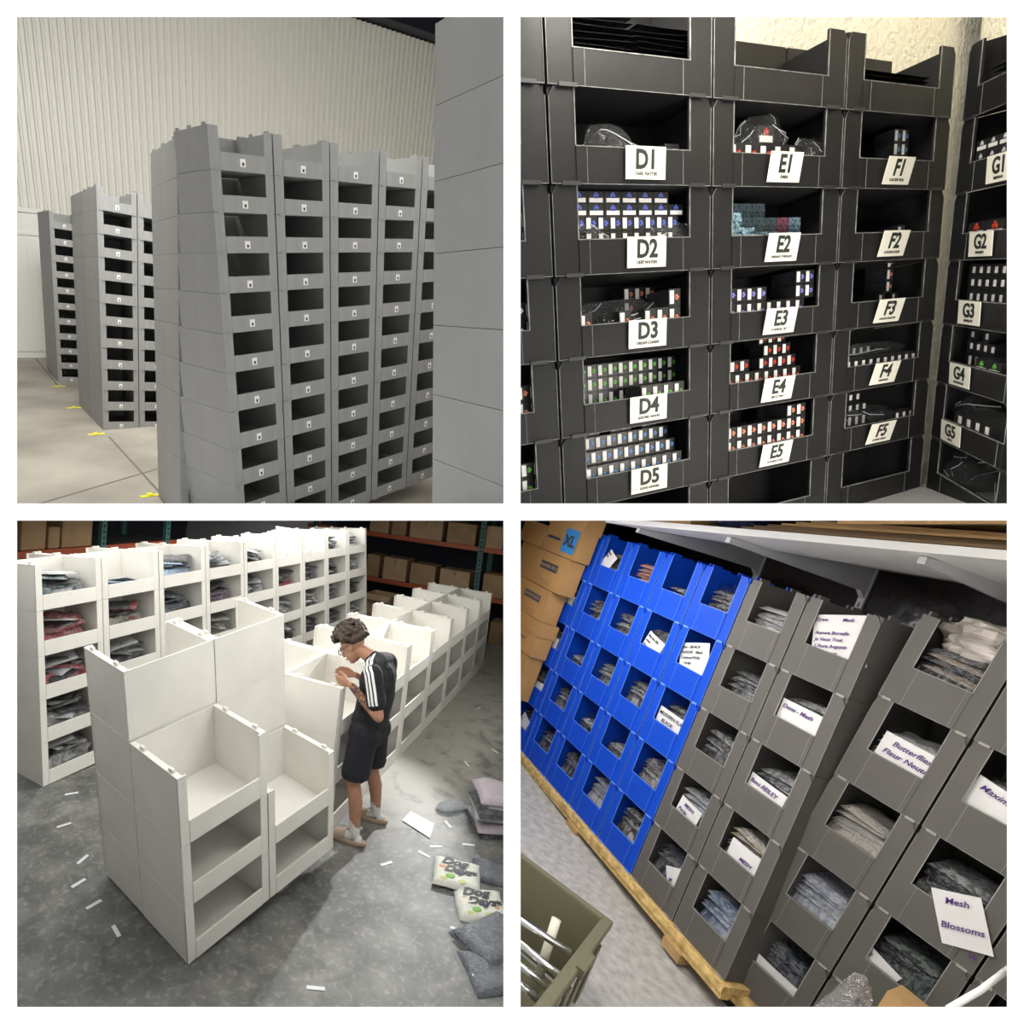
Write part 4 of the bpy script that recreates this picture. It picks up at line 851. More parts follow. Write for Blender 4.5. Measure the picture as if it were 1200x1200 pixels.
# ------------------------------------------------------------------ folded clothes in the bins
D1, D2, D3, G1_, G2_ = (.020, .020, .022, .25), (.05, .05, .055, .4), (.03, .035, .05, .3), (.14, .135, .13, .5), (.32, .32, .34, .6)
GPROTO = [garment_proto(k, 'folded_garment') for k in range(4)]
CLO = {('m', 1, 0): [(.42, .12, .07, .3), (.30, .08, .06, .3)], ('m', 2, 0): [D2], ('m', 3, 0): [(.09, .05, .05, .4), D2, (.12, .07, .06, .5)], ('m', 2, 4): [G2_, (.5, .5, .5, .7)], ('m', 3, 4): [(.10, .07, .05, .6), D1], ('m', 3, 3): [(.12, .08, .07, .5), G1_],
       ('m', 0, 0): [G1_, D2], ('m', 4, 0): [(.50, .46, .42, .5), G2_], ('m', 4, 1): [D1, G1_], ('m', 4, 2): [D1, D2, G1_], ('m', 4, 3): [G2_, (.45, .47, .50, .6)], ('m', 4, 4): [D3, (.02, .025, .05, .1), G1_], ('m', 5, 0): [D1], ('m', 5, 1): [G1_, (.20, .23, .24, .6)],
       ('m', 5, 2): [D2, G1_, G1_], ('m', 5, 3): [(.50, .38, .22, .6), (.40, .33, .24, .7), G1_], ('m', 5, 4): [(.14, .20, .32, .5), (.20, .26, .38, .5)], ('r', 0, 0): [D2, (.42, .32, .24, .5)], ('r', 0, 1): [(.55, .53, .50, .7), G2_], ('r', 0, 2): [(.45, .40, .33, .3), (.50, .46, .40, .4)],
       ('r', 0, 3): [(.30, .33, .42, .6), G2_], ('r', 0, 4): [(.02, .03, .05, .2), D3], ('r', 1, 1): [G1_], ('r', 1, 2): [D2, G1_, D1], ('r', 1, 3): [(.02, .04, .03, .2), D1], ('r', 1, 4): [D1]}
def bin_words(t, i, r):
    if t == 'm': return f'{"blue" if i < 4 else "grey"} bin, {ORD[r]} from the top, {ORD[i + 1] if i < 4 else ORD[i - 4]} {"blue" if i < 4 else "grey"} column'
    return f'grey bin, {ORD[r]} from the top, {ORD[i]} column on the casters'
for t, blk, cols in (('m', bm_, range(-1, 6)), ('r', br_, range(0, 2))):
    for i in cols:
        for r in range(5):
            x0, x1, z0, z1 = blk.bin_frame(i, r); q = random.Random(i * 17 + r * 3 + (50 if t == 'r' else 0)); low = (t, i, r) in (('m', 2, 0), ('m', 2, 3), ('m', 0, 2), ('m', 1, 3))
            n = 3 if low else 5; M = blk.M @ T(((x0 + x1) / 2 - .004, .15, z0 + .017))
            heap(M, n, CLO.get((t, i, r), [D2, D1, G1_]), f'the {bin_words(t, i, r)}', 'bagged garments in the tilted room', (x1 - x0) * .84, .25, i * 17 + r * 5 + (90 if t == 'r' else 0), t=.021, base=.14 if not low else .11, sc_=.80, jr=.06, spread=.007, desc='garment')
# crumpled silky cloth on top of the corner bin
M_silk = mat('silky_print', (.62, .55, .47), .35, var=.5, scale=9, color2=(.70, .64, .58), bump=.3, bscale=14)
x0, x1, z0, z1 = br_.bin_frame(0, 0)
tag(crumple(.20, .18, .13, 44, 40, 26, .5).build('silky_cloth', M_silk, None, br_.M @ T(((x0 + x1) / 2 + .02, .14, z0 + .215))), 'crumpled cream silky cloth heaped on the top bin nearest the camera', 'cloth')
# ------------------------------------------------------------------ handwritten paper notes
M_note = mat('note_paper', (.68, .67, .655), .7, var=.03, scale=12); M_pen = mat('purple_pen', (.07, .015, .16), .6); M_pen2 = mat('black_marker', (.02, .02, .02), .6)
def note(t, i, r, w, h, x, z, rot, lines, label, pen=None, size=.022, y=.016, align='LEFT'):
    blk = bm_ if t == 'm' else br_; x0, x1, z0, z1 = blk.bin_frame(i, r)
    nt_ = MB(); nt_.grid(6, 5, lambda u, v: Vector(((u - .5) * w, -.002 - .006 * math.sin(u * 3.1) * (v - .3), (v - .5) * h)), smooth=True); nt_.grid(6, 5, lambda u, v: Vector(((u - .5) * w, -.0012 - .006 * math.sin(u * 3.1) * (v - .3), (v - .5) * h)))
    o = nt_.build('handwritten_note', M_note, None, blk.M @ T((x0 + x * (x1 - x0), y, z0 + z * (z1 - z0))) @ Ry(rot)); tag(o, label, 'note', 'handwritten paper notes')
    for k, ln in enumerate(lines):
        if ln: lettering(ln, size, pen or M_pen, o, T((-w * .44, -.0078, h * .5 - size * (1.1 + 1.35 * k))) @ FRONT, .0003, .25, align, name='handwriting')
    return o
note('m', 0, 0, .09, .12, .34, .54, .5, ['Reili', 'Blk'], 'small note stuck in the top blue bin beside the cartons', M_pen2, .018)
note('m', -1, 1, .09, .10, .5, .48, .25, [''], 'blank note in the second blue bin down beside the cartons')
note('m', -1, 2, .09, .09, .5, .50, .1, [''], 'blank note in the third blue bin down beside the cartons')
note('m', -1, 3, .10, .06, .6, .46, -.1, [''], 'narrow note in the fourth blue bin down beside the cartons')
note('m', -1, 4, .10, .12, .5, .50, .35, ['', ' XL'], 'note in the lowest blue bin of the first column', M_pen2, .018)
note('m', 2, 1, .13, .11, .46, .46, .25, ['Marble Blk', 'wide', 'Shown'], 'tilted note in the third blue column, second bin down', M_pen2, .020)
note('m', 3, 1, .165, .17, .48, .56, -.35, ['hem - BLACK', 'HARDIE - Black', 'Custom/Wide', '  - Grey'], 'large listed note in the fourth blue column, second bin down', M_pen2, .019)
note('m', 3, 2, .17, .12, .50, .46, .02, ['MODERN FLAG', '    BLACK'], 'wide marker note reading modern flag in the fourth blue column', M_pen2, .024)
note('m', 4, 3, .12, .11, .48, .45, .1, ['    MESH', ' Party'], 'note propped in the fourth grey bin down, first grey column', None, .022)
note('m', 4, 4, .08, .12, .72, .45, -.5, ['', '  M'], 'slanted note in the lowest grey bin, first grey column')
note('m', 5, 0, .20, .19, .56, .60, -.30, ['Crew          Mesh', '', 'Aurora Borealis', 'Je Veux Tout', "L'Aura Auguste", 'Fall in Love', '   Zebra Green'], 'big purple handwritten list in the top bin, second grey column', None, .019)
note('m', 5, 1, .18, .13, .50, .46, 0.0, ['Demi - Mesh', '', '      Tail & Ma'], 'purple note in the second grey column, second bin down', None, .024)
note('m', 5, 2, .16, .07, .46, .46, .05, ['Reni REILEY'], 'narrow purple note in the second grey column, third bin down', None, .024)
note('m', 5, 3, .15, .12, .56, .45, .0, ['', '        MESH'], 'note in the second grey column, fourth bin down', None, .022)
note('r', 0, 1, .16, .14, .56, .47, .02, ['   Butterflies', ' Fleur Neutra'], 'purple butterflies note in the second bin down, nearest grey column', None, .026)
note('r', 1, 1, .18, .14, .50, .47, .15, [' Maxim s'], 'note in the second bin down at the frame edge', None, .026)
note('r', 1, 2, .115, .155, .70, .40, -.55, ['   Mesh', '', 'Blossoms', '', '       le'], 'slanted purple blossoms note at the frame edge, third bin down', None, .026, y=-.008)
note('r', 0, 4, .16, .05, .48, .44, .0, [''], 'thin note along the lip of the lowest bin, nearest grey column')
note('r', 1, 3, .11, .06, .30, .43, .25, [' El'], 'small note in the fourth bin down at the frame edge', None, .022)
# ------------------------------------------------------------------ archive cartons stacked in front of the blue bins
M_arch = mat('tan_archive_board', (.40, .225, .075), .75, var=.08, scale=5); M_print = mat('blue_black_print', (.025, .055, .09), .6); M_bluetape = mat('blue_masking_tape', (.03, .24, .56), .6)
def topz(k): return (py(697, 640, -.14).z, py(684, 664, -.14).z, py(663, 699, -.14).z, py(652, 740, -.14).z, py(636, 782, -.14).z, py(621, 822, -.14).z)[k]
zs = [py(700, 606, -.14).z, py(684, 663, -.14).z, py(662, 702, -.14).z, py(648, 739, -.14).z, py(636, 783, -.14).z, py(621, 822, -.14).z]
zs[5] = bm_.Z(4) + .006
TXT = [None, 'BANKERS BOX', 'BANKERS BOX', 'recycle', 'KEEP DRY']
for k in range(5):
    z1, z0 = zs[k], zs[k + 1] + .003; h = z1 - z0; xr = py((697, 684, 663, 651, 633)[k], (645, 670, 704, 744, 786)[k], -.02).x; Lb = .40 if k == 0 else .62
    r = thing('archive_carton', ('topmost tan archive carton with blue tape lettered XL', 'tan archive carton second from the top of the stack', 'tan archive carton in the middle of the stack', 'tan archive carton second from the bottom of the stack', 'tan archive carton at the bottom of the stack')[k], 'box', bm_.M @ T((xr - .40, -.14, z0)), 'tan archive cartons')
    MB().box(.40 - Lb, .40, 0, .12, 0, h).build('carton', M_arch, r, bevel=.003)
    if k in (0, 3): MB().box(.394 - Lb, .406, -.006, .126, h * .62, h + .002).build('carton_lid', M_arch, r)
    if k in (1, 2):
        l = MB().box(.10, .31, -.002, -.0005, h * .50, h * .72).build('printed_band', M_print, r); lettering(TXT[k], .031, M_arch, l, T((.205, -.003, h * .61)) @ FRONT, .0004)
        MB().box(.10, .30, -.0016, -.0004, h * .12, h * .125).box(.14, .28, -.0016, -.0004, h * .2, h * .205).build('printed_line', M_print, r)
    elif k: lettering(TXT[k], .024, M_print, r, T((.25, -.008, h * .4)) @ FRONT)
    if k == 0:
        tp = MB().box(.24, .385, -.0085, -.007, h * .10, h * .62).build('blue_tape', M_bluetape, r); lettering('XL', .098, M_ink, tp, T((.312, -.0095, h * .35)) @ FRONT, .004)
        MB().prism([(.20 + .035 * math.cos(a * math.pi / 6), h * .86 + .012 * math.sin(a * math.pi / 6)) for a in range(12)], -.008, -.0065).build('hand_hole', M_ink, r)
        MB().box(.05, .2, -.0075, -.0062, h * .3, h * .36).build('printed_line', M_print, r)
tag(MB().box(0, .30, 0, .12, 0, .16).build('archive_carton', M_arch, None, bm_.M @ T((py(640, 620, -.14).x - .31, -.14, zs[1] + .004))), 'plain tan carton beside the carton lettered XL, at the frame corner', 'box', 'tan archive cartons')
# ------------------------------------------------------------------ olive tote with chrome rails, near corner
M_olive = mat('olive_plastic', (.13, .125, .07), .45, bump=.05, bscale=30); M_chrome = mat('chrome', (.75, .75, .76), .12, metal=1.0); M_pvc = mat('cream_pipe', (.74, .72, .60), .4)
UR = UP['BR']; ht = .34
pA, pB, pC = (hit(u, v, UR * (FLOOR_H['BR'] + ht), UR) for u, v in ((612, 1047), (706, 1078), (640, 1165)))
ex = (pC - pB).normalized(); Mt = frame(pB, ex, UR); ey = Mt.to_3x3() @ Vector((0, 1, 0)); side = 1 if (pA - pB).dot(ey) > 0 else -1
Lx, Ly = .62, .42 * side
to = thing('storage_tote', 'open olive plastic tote holding chrome rails, on the floor in front of the bins', 'tote', Mt @ T((0, 0, -ht)))
def wallq(p, q, mbb, inset=.05, t=.006):
    (xa, ya), (xb, yb) = p, q; c = Vector((Lx / 2, Ly / 2)); lo = lambda x, y: (c.x + (x - c.x) * (1 - inset * 2), c.y + (y - c.y) * (1 - inset * 2))
    (xc, yc), (xd, yd) = lo(xb, yb), lo(xa, ya); n = Vector((c.x - (xa + xb) / 2, c.y - (ya + yb) / 2)).normalized() * t
    o_ = [(xd, yd, .05), (xc, yc, .05), (xb, yb, ht), (xa, ya, ht)]; i_ = [(x + n.x, y + n.y, z) for x, y, z in o_]
    mbb.add(o_ + i_, [(0, 1, 2, 3), (7, 6, 5, 4), (0, 4, 5, 1), (1, 5, 6, 2), (2, 6, 7, 3), (3, 7, 4, 0)])
cs = [(0, 0), (Lx, 0), (Lx, Ly), (0, Ly)]; mb = MB()
for k in range(4): wallq(cs[k], cs[(k + 1) % 4], mb)
mb.box(.06, Lx - .06, min(.05 * side, Ly - .05 * side), max(.05 * side, Ly - .05 * side), .045, .055); mb.build('tub', M_olive, to)
ylo, yhi = min(0, Ly), max(0, Ly)
MB().box(-.03, Lx + .03, ylo - .03, ylo + .004, ht - .03, ht + .004).box(-.03, Lx + .03, yhi - .004, yhi + .03, ht - .03, ht + .004).box(-.03, .004, ylo, yhi, ht - .03, ht + .004).box(Lx - .004, Lx + .03, ylo, yhi, ht - .03, ht + .004).build('rim', M_olive, to, bevel=.003)
for k in range(4): MB().box(.08 + k * .14, .13 + k * .14, ylo - .036, ylo - .028, .1, ht - .03).box(.08 + k * .14, .13 + k * .14, yhi + .028, yhi + .036, .1, ht - .03).build('rib', M_olive, to)
for y in (ylo - .045, yhi + .02): MB().box(.22, .32, y, y + .025, ht - .02, ht + .012).build('hinge_block', M_olive, to)
for xx in (.08, Lx - .12):
    for yy in (ylo + .08, yhi - .08): MB().tube([(xx, yy - .018, .025), (xx, yy + .018, .025)], .024, 14).build('caster_wheel', M_rubber, to)
dolly = None
def rod(p0, p1, r_, m_, name, label, grp=None):
    o = MB().tube([p0, p1], r_, 16).build(name, m_, None, Mt @ T((0, 0, -ht))); return tag(o, label, 'rail' if m_ is M_chrome else 'pipe', grp)
Mti = (Mt @ T((0, 0, -ht))).inverted()
def tp(u, v, h): return Mti @ hit(u, v, UR * (FLOOR_H['BR'] + h), UR)
for k, (q0, h0, q1, h1, r_) in enumerate((((600, 1072), .26, (670, 1118), .30, .012), ((600, 1098), .22, (656, 1144), .27, .013), ((600, 1124), .20, (646, 1160), .22, .012), ((600, 1146), .14, (632, 1172), .16, .013))):
    rod(tp(*q0, h0), tp(*q1, h1), r_, M_chrome, 'chrome_rail', f'chrome rail lying in the olive tote, {ORD[k]} from its back wall', 'chrome rails in the olive tote')
rod(tp(652, 1077, .30), tp(630, 1148, .10), .016, M_pvc, 'pipe', 'cream plastic pipe standing among the chrome rails in the tote')
# ------------------------------------------------------------------ wrapped parcel and strap at the lower edge
z2 = zr - .10; qa, qb = br_.face(1040, 1161, -.30), br_.face(1165, 1172, -.30)
tag(MB().box(qa.x, qb.x + .1, -.30, -.20, z2, qa.z).build('tan_carton', M_kraft, None, br_.M), 'tan carton standing in front of the nearest bins at the lower edge', 'box')
qa, qb = br_.face(950, 1175, -.27), br_.face(1050, 1163, -.27)
tag(crumple(abs(qb.x - qa.x) * .8, .12, (qb.z - z2) * .86, 51, 34, 26, .22).build('wrapped_bundle', film_mat('grey_stretch_wrap', .35, (.8, .8, .8)), None, br_.M @ T(((qa.x + qb.x) / 2, -.26, z2 + .004))), 'tall bundle in clear stretch wrap standing beside the tan carton', 'bundle')
tag(MB().tube([at(1112, 1182, 1.25), at(1150, 1160, 1.3), at(1182, 1135, 1.4)], .006, 10).build('white_strap', M_paper), 'white strap crossing the lowest corner of the frame', 'strap')

# ------------------------------------------------------------------ the person beside the double row
ROOM = 'BL'
M_skin = mat('tan_skin', (.40, .205, .125), .5, var=.06, scale=12, bump=.03, bscale=200); M_hair = mat('dark_brown_curls', (.040, .024, .016), .6, var=.4, scale=40); M_black_cloth = mat('black_cotton', (.008, .008, .010), .85, bump=.25, bscale=30)
M_navy_cloth = mat('dark_navy_shorts', (.007, .008, .014), .8, bump=.25, bscale=25); M_sock = mat('white_sock', (.66, .65, .63), .9, bump=.3, bscale=90); M_slide = mat('tan_foam', (.36, .26, .185), .65); M_white_stripe = mat('white_stripe', (.80, .80, .80), .7); M_lip = mat('dark_lip', (.25, .10, .08), .5); M_eye = mat('eye_white', (.7, .7, .68), .3)
def fuse(mb, voxel, smooth_it, name, m, parent, M=None):   # overlapping forms fused into one continuous skin
    me = mb.mesh(name + '_forms', m); o = bpy.data.objects.new(name, me); COL.objects.link(o)
    r = o.modifiers.new('r', 'REMESH'); r.mode = 'VOXEL'; r.voxel_size = voxel
    if smooth_it: s_ = o.modifiers.new('s', 'SMOOTH'); s_.iterations = smooth_it; s_.factor = .5
    dg = bpy.context.evaluated_depsgraph_get(); dg.update(); me2 = bpy.data.meshes.new_from_object(o.evaluated_get(dg)); bpy.data.objects.remove(o)
    me2.name = name; me2.materials.clear(); me2.materials.append(m); me2.polygons.foreach_set('use_smooth', [True] * len(me2.polygons))
    return link(name, me2, parent, M)
def limb(mb, pts, rad, n=14):
    mb.tube(pts, rad, n)
    for p, r_ in zip(pts, rad): mb.ball(p, r_ * .99, 12, 8)
_u, _v = px(fb.pt(1.72, -.2, 0)); _o = Fi @ floor_pt('BL', _u + 8, _v - 19)
MP = fb.M @ T((_o.x, _o.y - .04, 0)) @ Rz(math.pi / 2)
pe = thing('person', 'person in black striped tee and navy shorts, leaning over the white bins', 'person', MP)
sL, eL, wL = Vector((-.05, .20, 1.46)), Vector((-.165, .265, 1.15)), Vector((.135, .185, 1.318))
sR, eR, wR = Vector((-.03, -.20, 1.46)), Vector((.0, -.30, 1.17)), Vector((.20, -.06, 1.325))
hL, kL, aL = Vector((.0, .10, .93)), Vector((.03, .165, .49)), Vector((-.045, .205, .09)); hR, kR, aR = Vector((-.01, -.10, .93)), Vector((.0, -.165, .49)), Vector((-.075, -.205, .09))
b_ = MB()
limb(b_, [(.0, 0, .92), (-.005, 0, 1.05), (-.03, 0, 1.25), (-.03, 0, 1.38)], [.125, .12, .135, .13])
for s_ in (1, -1): b_.ball((-.03, s_ * .09, 1.36), (.11, .10, .14)); b_.ball((0, s_ * .07, .92), (.12, .10, .12))
limb(b_, [(-.01, 0, 1.47), (.06, 0, 1.535), (.14, 0, 1.565), (.20, 0, 1.58)], [.085, .066, .058, .06])
limb(b_, [(-.02, -.13, 1.49), (-.01, 0, 1.51), (-.02, .13, 1.49)], [.06, .07, .06])
for s0, e0, w0 in ((sL, eL, wL), (sR, eR, wR)):
    limb(b_, [s0, s0.lerp(e0, .5), e0], [.066, .054, .044]); limb(b_, [e0, e0.lerp(w0, .3), w0], [.044, .046, .028])
for h0, k0, a0 in ((hL, kL, aL), (hR, kR, aR)):
    limb(b_, [h0, h0.lerp(k0, .5), k0], [.10, .082, .060]); limb(b_, [k0, k0.lerp(a0, .35) + Vector((-.018, 0, 0)), a0], [.060, .062, .038])
    limb(b_, [a0, a0 + Vector((.06, 0, -.045)), a0 + Vector((.17, 0, -.055))], [.036, .034, .026]); b_.ball(a0 + Vector((-.035, 0, -.05)), .034)
pitch = math.radians(40); cH = Vector((.235, 0, 1.60)); Mh = T(cH) @ Ry(pitch) @ S(1.12, 1.12, 1.12)
h_ = MB(); h_.ball((-.01, 0, .03), (.100, .079, .098), 20, 14); h_.ball((.035, 0, -.045), (.064, .060, .078), 18, 12); h_.ball((.068, 0, -.10), (.028, .032, .024)); h_.tube([(.085, 0, .005), (.104, 0, -.02), (.118, 0, -.038)], [.010, .012, .016], 10); h_.ball((.112, 0, -.04), (.014, .018, .012))
h_.ball((.088, .028, .018), (.014, .024, .010)); h_.ball((.088, -.028, .018), (.014, .024, .010)); h_.ball((.098, 0, -.071), (.010, .026, .012))
for s_ in (1, -1): h_.ball((-.005, s_ * .078, -.012), (.020, .012, .032)); h_.tube([(-.01, s_ * .082, .012), (-.022, s_ * .09, .004), (-.016, s_ * .088, -.03)], .006, 8)
b_.add([Mh @ v for v in h_.v], h_.f)
def hand(mb, w0, fwd, spread, palm, ln=1.0, curl=.6, tl=1.0):
    fwd, spread, palm = Vector(fwd).normalized(), Vector(spread).normalized(), Vector(palm).normalized()
    for k in (-1, -.33, .33, 1): limb(mb, [w0, w0 + fwd * .05 + spread * .018 * k, w0 + fwd * .095 + spread * .030 * k], [.024, .019, .0145], 10)
    for k, L_ in ((1, .078), (.33, .088), (-.33, .082), (-1, .064)):
        p = w0 + fwd * .095 + spread * .030 * k; d = (fwd + spread * .10 * k).normalized(); pts = [p]; a = .15
        for seg in (.42, .33, .25):
            d2 = (d * math.cos(a) + palm * math.sin(a)).normalized(); p = p + d2 * L_ * seg * ln; pts.append(p); a += curl * (.6 + .12 * (1 - k))
        limb(mb, pts, [.0105, .0095, .0088, .0072], 10)
    t0 = w0 + fwd * .03 + spread * .024; d = (fwd * .75 + spread * .75 + palm * .35).normalized()
    limb(mb, [t0, t0 + d * .040, t0 + d * .062 + fwd * .016 + palm * .008, t0 + d * .070 + fwd * .044 + palm * .014], [.018, .0135, .0115, .009], 10)
hand(b_, wL + Vector((.012, -.004, .002)), (.95, -.22, -.02), (.05, .25, 1), (.12, -.95, .1), curl=.38)
hand(b_, wR + Vector((.012, .006, .002)), (.88, .42, .06), (.1, -.1, 1), (.2, .8, -.5), curl=.45)
fuse(b_, .0055, 4, 'body', M_skin, pe)
# face details
f_ = link('face', None, pe, None) if False else None
eb = MB()
for s_ in (1, -1): eb.ball((.088, s_ * .031, .004), (.011, .014, .009), 10, 8, 0); eb.ball((.098, s_ * .031, .002), (.004, .006, .006), 8, 6, 1)
eb.build('eye', [M_eye, M_ink], pe, Mh)
MB().tube([(.100, -.022, -.070), (.107, 0, -.069), (.100, .022, -.070)], .005, 8).build('mouth', M_lip, pe, Mh)
for s_ in (1, -1): MB().tube([(.092, s_ * .016, .026), (.094, s_ * .03, .031), (.082, s_ * .050, .026)], .005, 8).build('eyebrow', M_hair, pe, Mh)
gl = MB()
for s_ in (1, -1):
    c = Vector((.112, s_ * .033, 0)); gl.tube([c + Vector((0, .026 * math.cos(a), .021 * math.sin(a))) for a in [math.pi * 2 * j / 14 for j in range(15)]], .0034, 6, caps=False)
    gl.tube([(.110, s_ * .060, .006), (.03, s_ * .086, .008), (-.01, s_ * .092, .01)], .003, 6)
gl.tube([(.114, -.009, .004), (.117, 0, .007), (.114, .009, .004)], .003, 6); gl.build('glasses', M_ink, pe, Mh)
q = random.Random(5); hb = MB(); hb.ball((-.022, 0, .045), (.098, .082, .095), 18, 12)
for k in range(640):
    a, z = q.uniform(0, 2 * math.pi), q.uniform(-.32, 1); r_ = math.sqrt(1 - z * z); d = Vector((r_ * math.cos(a), r_ * math.sin(a), z))
    if d.x > .45 and d.z < .32: continue
    if d.z < -.05 and d.x > -.15: continue
    rad = q.uniform(.98, 1.26) + (.24 * max(0, d.x) + .22 * max(0, d.z)) * q.uniform(.5, 1)
    p = Vector((-.022 + .105 * d.x * rad, .088 * d.y * rad, .045 + .104 * d.z * rad)); hb.ball(p, q.uniform(.011, .021), 8, 6)
fuse(hb, .0055, 0, 'hair', M_hair, pe, Mh)
# clothes
tb = MB(); limb(tb, [(.0, 0, .90), (-.005, 0, 1.05), (-.03, 0, 1.25), (-.03, 0, 1.38)], [.158, .152, .158, .150], 18)
for s_ in (1, -1): tb.ball((-.03, s_ * .095, 1.36), (.130, .115, .155)); tb.ball((.0, s_ * .06, 1.0), (.15, .125, .14))
limb(tb, [(-.02, -.14, 1.485), (-.012, 0, 1.505), (-.02, .14, 1.485)], [.077, .085, .077]); limb(tb, [(-.01, 0, 1.49), (.035, 0, 1.515)], [.09, .080])
for s0, e0 in ((sL, eL), (sR, eR)): limb(tb, [s0, s0.lerp(e0, .35), s0.lerp(e0, .66)], [.084, .082, .083], 18)
tee_o = fuse(tb, .008, 3, 'tee_shirt', M_black_cloth, pe)
bm = bmesh.new(); bm.from_mesh(tee_o.data)
for s0, e0 in ((sL, eL), (sR, eR)): pass
bmesh.ops.bisect_plane(bm, geom=bm.verts[:] + bm.edges[:] + bm.faces[:], plane_co=(0, 0, .875), plane_no=(0, 0, -1), clear_outer=True); bm.to_mesh(tee_o.data); bm.free()
from mathutils.bvhtree import BVHTree
bv = BVHTree.FromPolygons([v.co.copy() for v in tee_o.data.vertices], [tuple(p.vertices) for p in tee_o.data.polygons])
def on_tee(x, z, y0=.6):
    l, nn, _, _ = bv.ray_cast(Vector((x, y0, z)), Vector((0, -1, 0))); return (l + nn * .003) if l else None
ctrl = [Vector((.035, 0, 1.555)), Vector((.0, 0, 1.525)), Vector((-.045, 0, 1.48)), Vector((-.075, 0, 1.40)), Vector((-.105, 0, 1.32)), Vector((-.13, 0, 1.245))]
for k in (-1, 0, 1):
    L_, vs = [], []
    for j in range(26):
        t = j / 25 * (len(ctrl) - 1); i0 = min(int(t), len(ctrl) - 2); p = ctrl[i0].lerp(ctrl[i0 + 1], t - i0); d = (ctrl[i0 + 1] - ctrl[i0]).normalized(); nrm = Vector((d.z, 0, -d.x)) * -1
        for e_ in (-.009, .009):
            c = p + nrm * (k * .030 + e_); s_ = on_tee(c.x, c.z); L_.append(s_ if s_ else (vs[-2] if len(vs) > 1 else None)); vs.append(L_[-1])
    start = 0
    while start < len(vs) and vs[start] is None: start += 2
    vv = [v if v else vs[start] for v in vs[start:]]
    sb = MB(); sb.add(vv, [(j, j + 1, j + 3, j + 2) for j in range(0, len(vv) - 3, 2)], 0, True); sb.add([v - Vector((0, .002, 0)) for v in vv], [(j, j + 2, j + 3, j + 1) for j in range(0, len(vv) - 3, 2)], 0, True); sb.build('sleeve_stripe', M_white_stripe, pe)
p = on_tee(.09, 1.33)
if p: 
    lg = MB()
    for k in range(3): lg.prism([(k * .011 - .014, -.012), (k * .011 - .006, -.012), (k * .011 - .006 , -.012 + .010 + k * .007), (k * .011 - .014 , -.012 + .006 + k * .007)], -.001, .001)
    lg.build('chest_mark', M_white_stripe, pe, T(p) @ Rz(math.pi))
sh_ = MB(); limb(sh_, [(.0, 0, .97), (.0, 0, .90)], [.150, .155], 18)
for h0, k0 in ((hL, kL), (hR, kR)): sh_.ball(h0 + Vector((0, 0, -.02)), (.15, .12, .13)); limb(sh_, [h0, h0.lerp(k0, .45), h0.lerp(k0, .80)], [.128, .122, .125], 18)
so = fuse(sh_, .009, 3, 'shorts', M_navy_cloth, pe)
bm = bmesh.new(); bm.from_mesh(so.data); bmesh.ops.bisect_plane(bm, geom=bm.verts[:] + bm.edges[:] + bm.faces[:], plane_co=(0, 0, .545), plane_no=(0, 0, -1), clear_outer=True); bm.to_mesh(so.data); bm.free()
MB().tube([(.155, .03, .94), (.175, .035, .86), (.168, .03, .80)], .004, 6).tube([(.155, -.02, .94), (.17, -.02, .87)], .004, 6).build('drawstring', M_black_cloth, pe)
for k0, a0 in ((kL, aL), (kR, aR)):
    kb = MB(); top = a0.lerp(k0, .26); limb(kb, [top, a0], [.048, .045]); limb(kb, [a0, a0 + Vector((.06, 0, -.042)), a0 + Vector((.165, 0, -.048))], [.043, .040, .032]); kb.ball(a0 + Vector((-.035, 0, -.045)), .040)
    fuse(kb, .007, 3, 'sock', M_sock, pe)
    sl = MB(); out = []
    for j in range(28):
        a = 2 * math.pi * j / 28; x = math.cos(a); y = math.sin(a); out.append((.055 + .165 * x, y * (.056 + .010 * x)))
    def ring(s_, z): return [(.055 + (x - .055) * s_, y * s_, z) for x, y in out]
    R_ = [ring(.94, 0), ring(1.03, .012), ring(1.03, .034), ring(.93, .046), ring(.80, .040), ring(.75, .030)]; vs = [v for r_ in R_ for v in r_]
    sl.add(vs, [(i * 28 + j, i * 28 + (j + 1) % 28, (i + 1) * 28 + (j + 1) % 28, (i + 1) * 28 + j) for i in range(5) for j in range(28)], 0, True); sl.add(ring(.94, 0), [tuple(range(27, -1, -1))]); sl.add(ring(.75, .030), [tuple(range(28))])
    def strap(u, v):
        a = math.pi * v; x = .075 + u * .105; w = .062 - .006 * u; hgt = .098 - .035 * u; return Vector((x, -math.cos(a) * w, .02 + math.sin(a) ** .7 * hgt * .8))
    sl.grid(10, 14, strap); sl.grid(10, 14, lambda u, v: strap(1 - u, v) * .97 + Vector((.003, 0, .001)))
    sl.build('slide_sandal', M_slide, pe, T((a0.x, a0.y, .002)))
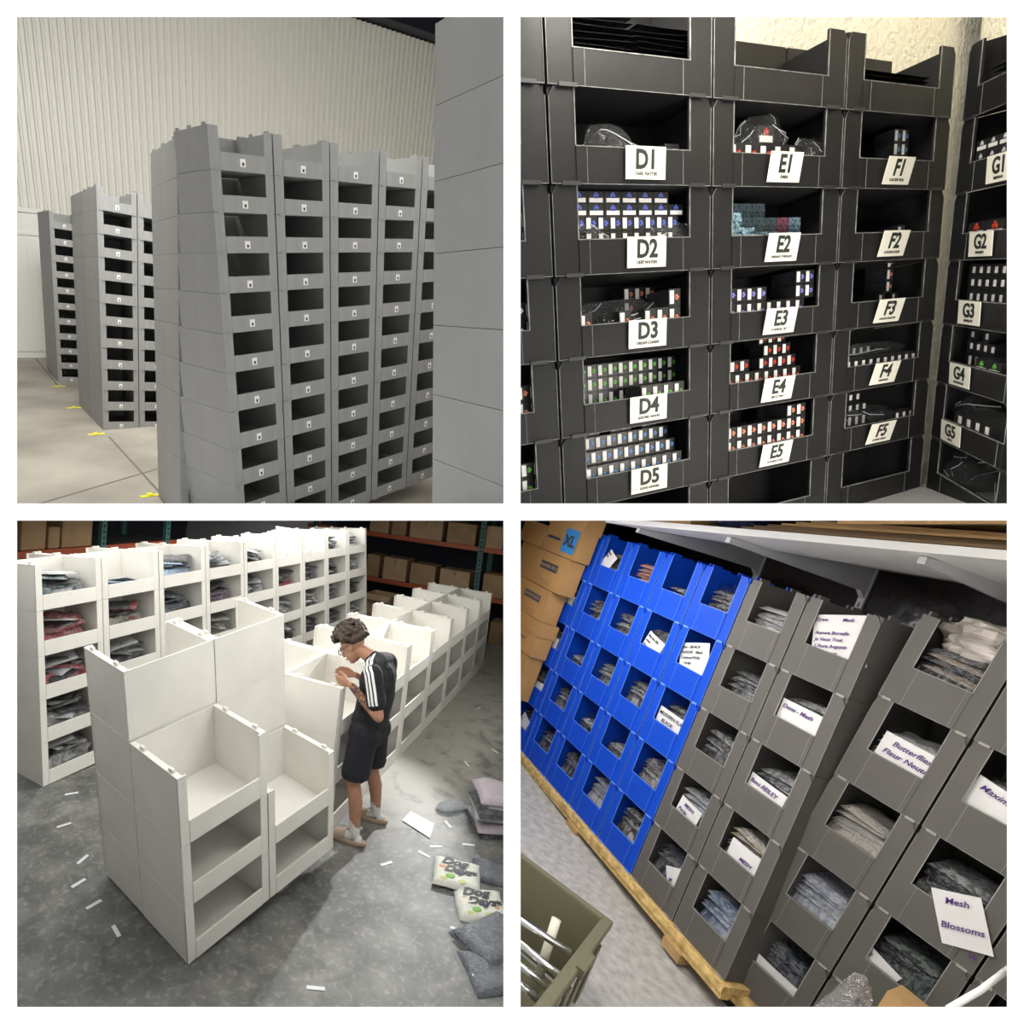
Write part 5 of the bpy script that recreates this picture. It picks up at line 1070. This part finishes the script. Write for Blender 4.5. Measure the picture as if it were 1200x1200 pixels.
# forearm ink
m = bpy.data.materials.new('forearm_ink'); m.use_nodes = True; N, L = m.node_tree.nodes, m.node_tree.links; tcx = N.new('ShaderNodeTexCoord'); vo = N.new('ShaderNodeTexVoronoi'); vo.feature = 'DISTANCE_TO_EDGE'; vo.inputs['Scale'].default_value = 34; L.new(tcx.outputs['Object'], vo.inputs['Vector'])
rr = N.new('ShaderNodeValToRGB'); L.new(vo.outputs['Distance'], rr.inputs[0]); rr.color_ramp.elements[0].position = .05; rr.color_ramp.elements[0].color = (.75, .75, .75, 1); rr.color_ramp.elements[1].position = .13; rr.color_ramp.elements[1].color = (0.05, .05, .05, 1)
tr = N.new('ShaderNodeBsdfTransparent'); df = N.new('ShaderNodeBsdfDiffuse'); df.inputs[0].default_value = (.035, .04, .04, 1); mxs = N.new('ShaderNodeMixShader'); L.new(rr.outputs[0], mxs.inputs[0]); L.new(tr.outputs[0], mxs.inputs[1]); L.new(df.outputs[0], mxs.inputs[2]); L.new(mxs.outputs[0], N['Material Output'].inputs[0]); N.remove(N['Principled BSDF'])
MB().tube([eL.lerp(wL, .22), eL.lerp(wL, .45), eL.lerp(wL, .98)], [.0475, .0435, .0305], 16, caps=False).build('tattoo', m, pe)

# ------------------------------------------------------------------ where a thing would run through an added divider between two rooms it ends at it
bpy.context.view_layer.update()
LIM = {'TL': (None, 598.8, None, 598.8), 'TR': (601.2, None, None, 598.8), 'BL': (None, 598.8, 601.2, None), 'BR': (601.2, None, 601.2, None)}
gone = []
for o, room in list(ROOM_OF.items()):
    if room is None or o.type != 'MESH': continue
    mw = o.matrix_world.copy(); cs = [mw @ Vector(c) for c in o.bound_box]
    planes = []; drop = False
    xa, xb, ya, yb = LIM[room]
    for lim, ax, sgn in ((xa, 0, -1), (xb, 0, 1), (ya, 1, -1), (yb, 1, 1)):
        if lim is None: continue
        n = Vector((1, -(lim - CX) / F, 0)) if ax == 0 else Vector((0, -(lim - CY) / F, -1)); n = n * sgn   # positive outside
        ds = [n.dot(c) for c in cs]
        if min(ds) >= 0: drop = True
        elif max(ds) > 0: planes.append(n)
    near = [c.y for c in cs]
    if max(near) < 0.94: drop = True
    elif min(near) < 0.94: planes.append(Vector((0, -1, 0)))
    if drop: gone.append(o); continue
    if not planes: continue
    bm = bmesh.new(); bm.from_mesh(o.data); inv = mw.inverted()
    for n in planes:
        p = inv @ Vector((0, 0.94 if n.y == -1 and n.x == 0 and n.z == 0 else 0, 0)); nl = (mw.transposed().to_3x3() @ n).normalized()
        bmesh.ops.bisect_plane(bm, geom=bm.verts[:] + bm.edges[:] + bm.faces[:], plane_co=p, plane_no=nl, clear_outer=True, dist=1e-6)
    if not bm.verts: gone.append(o); bm.free(); continue
    me = o.data.copy(); bm.to_mesh(me); bm.free(); o.data = me
for o in gone:
    if o.children:
        continue
    bpy.data.objects.remove(o)
for _ in range(2):
    for o in [q for q in COL.objects if q.type == 'EMPTY' and not q.children]: bpy.data.objects.remove(o)
    bpy.context.view_layer.update()
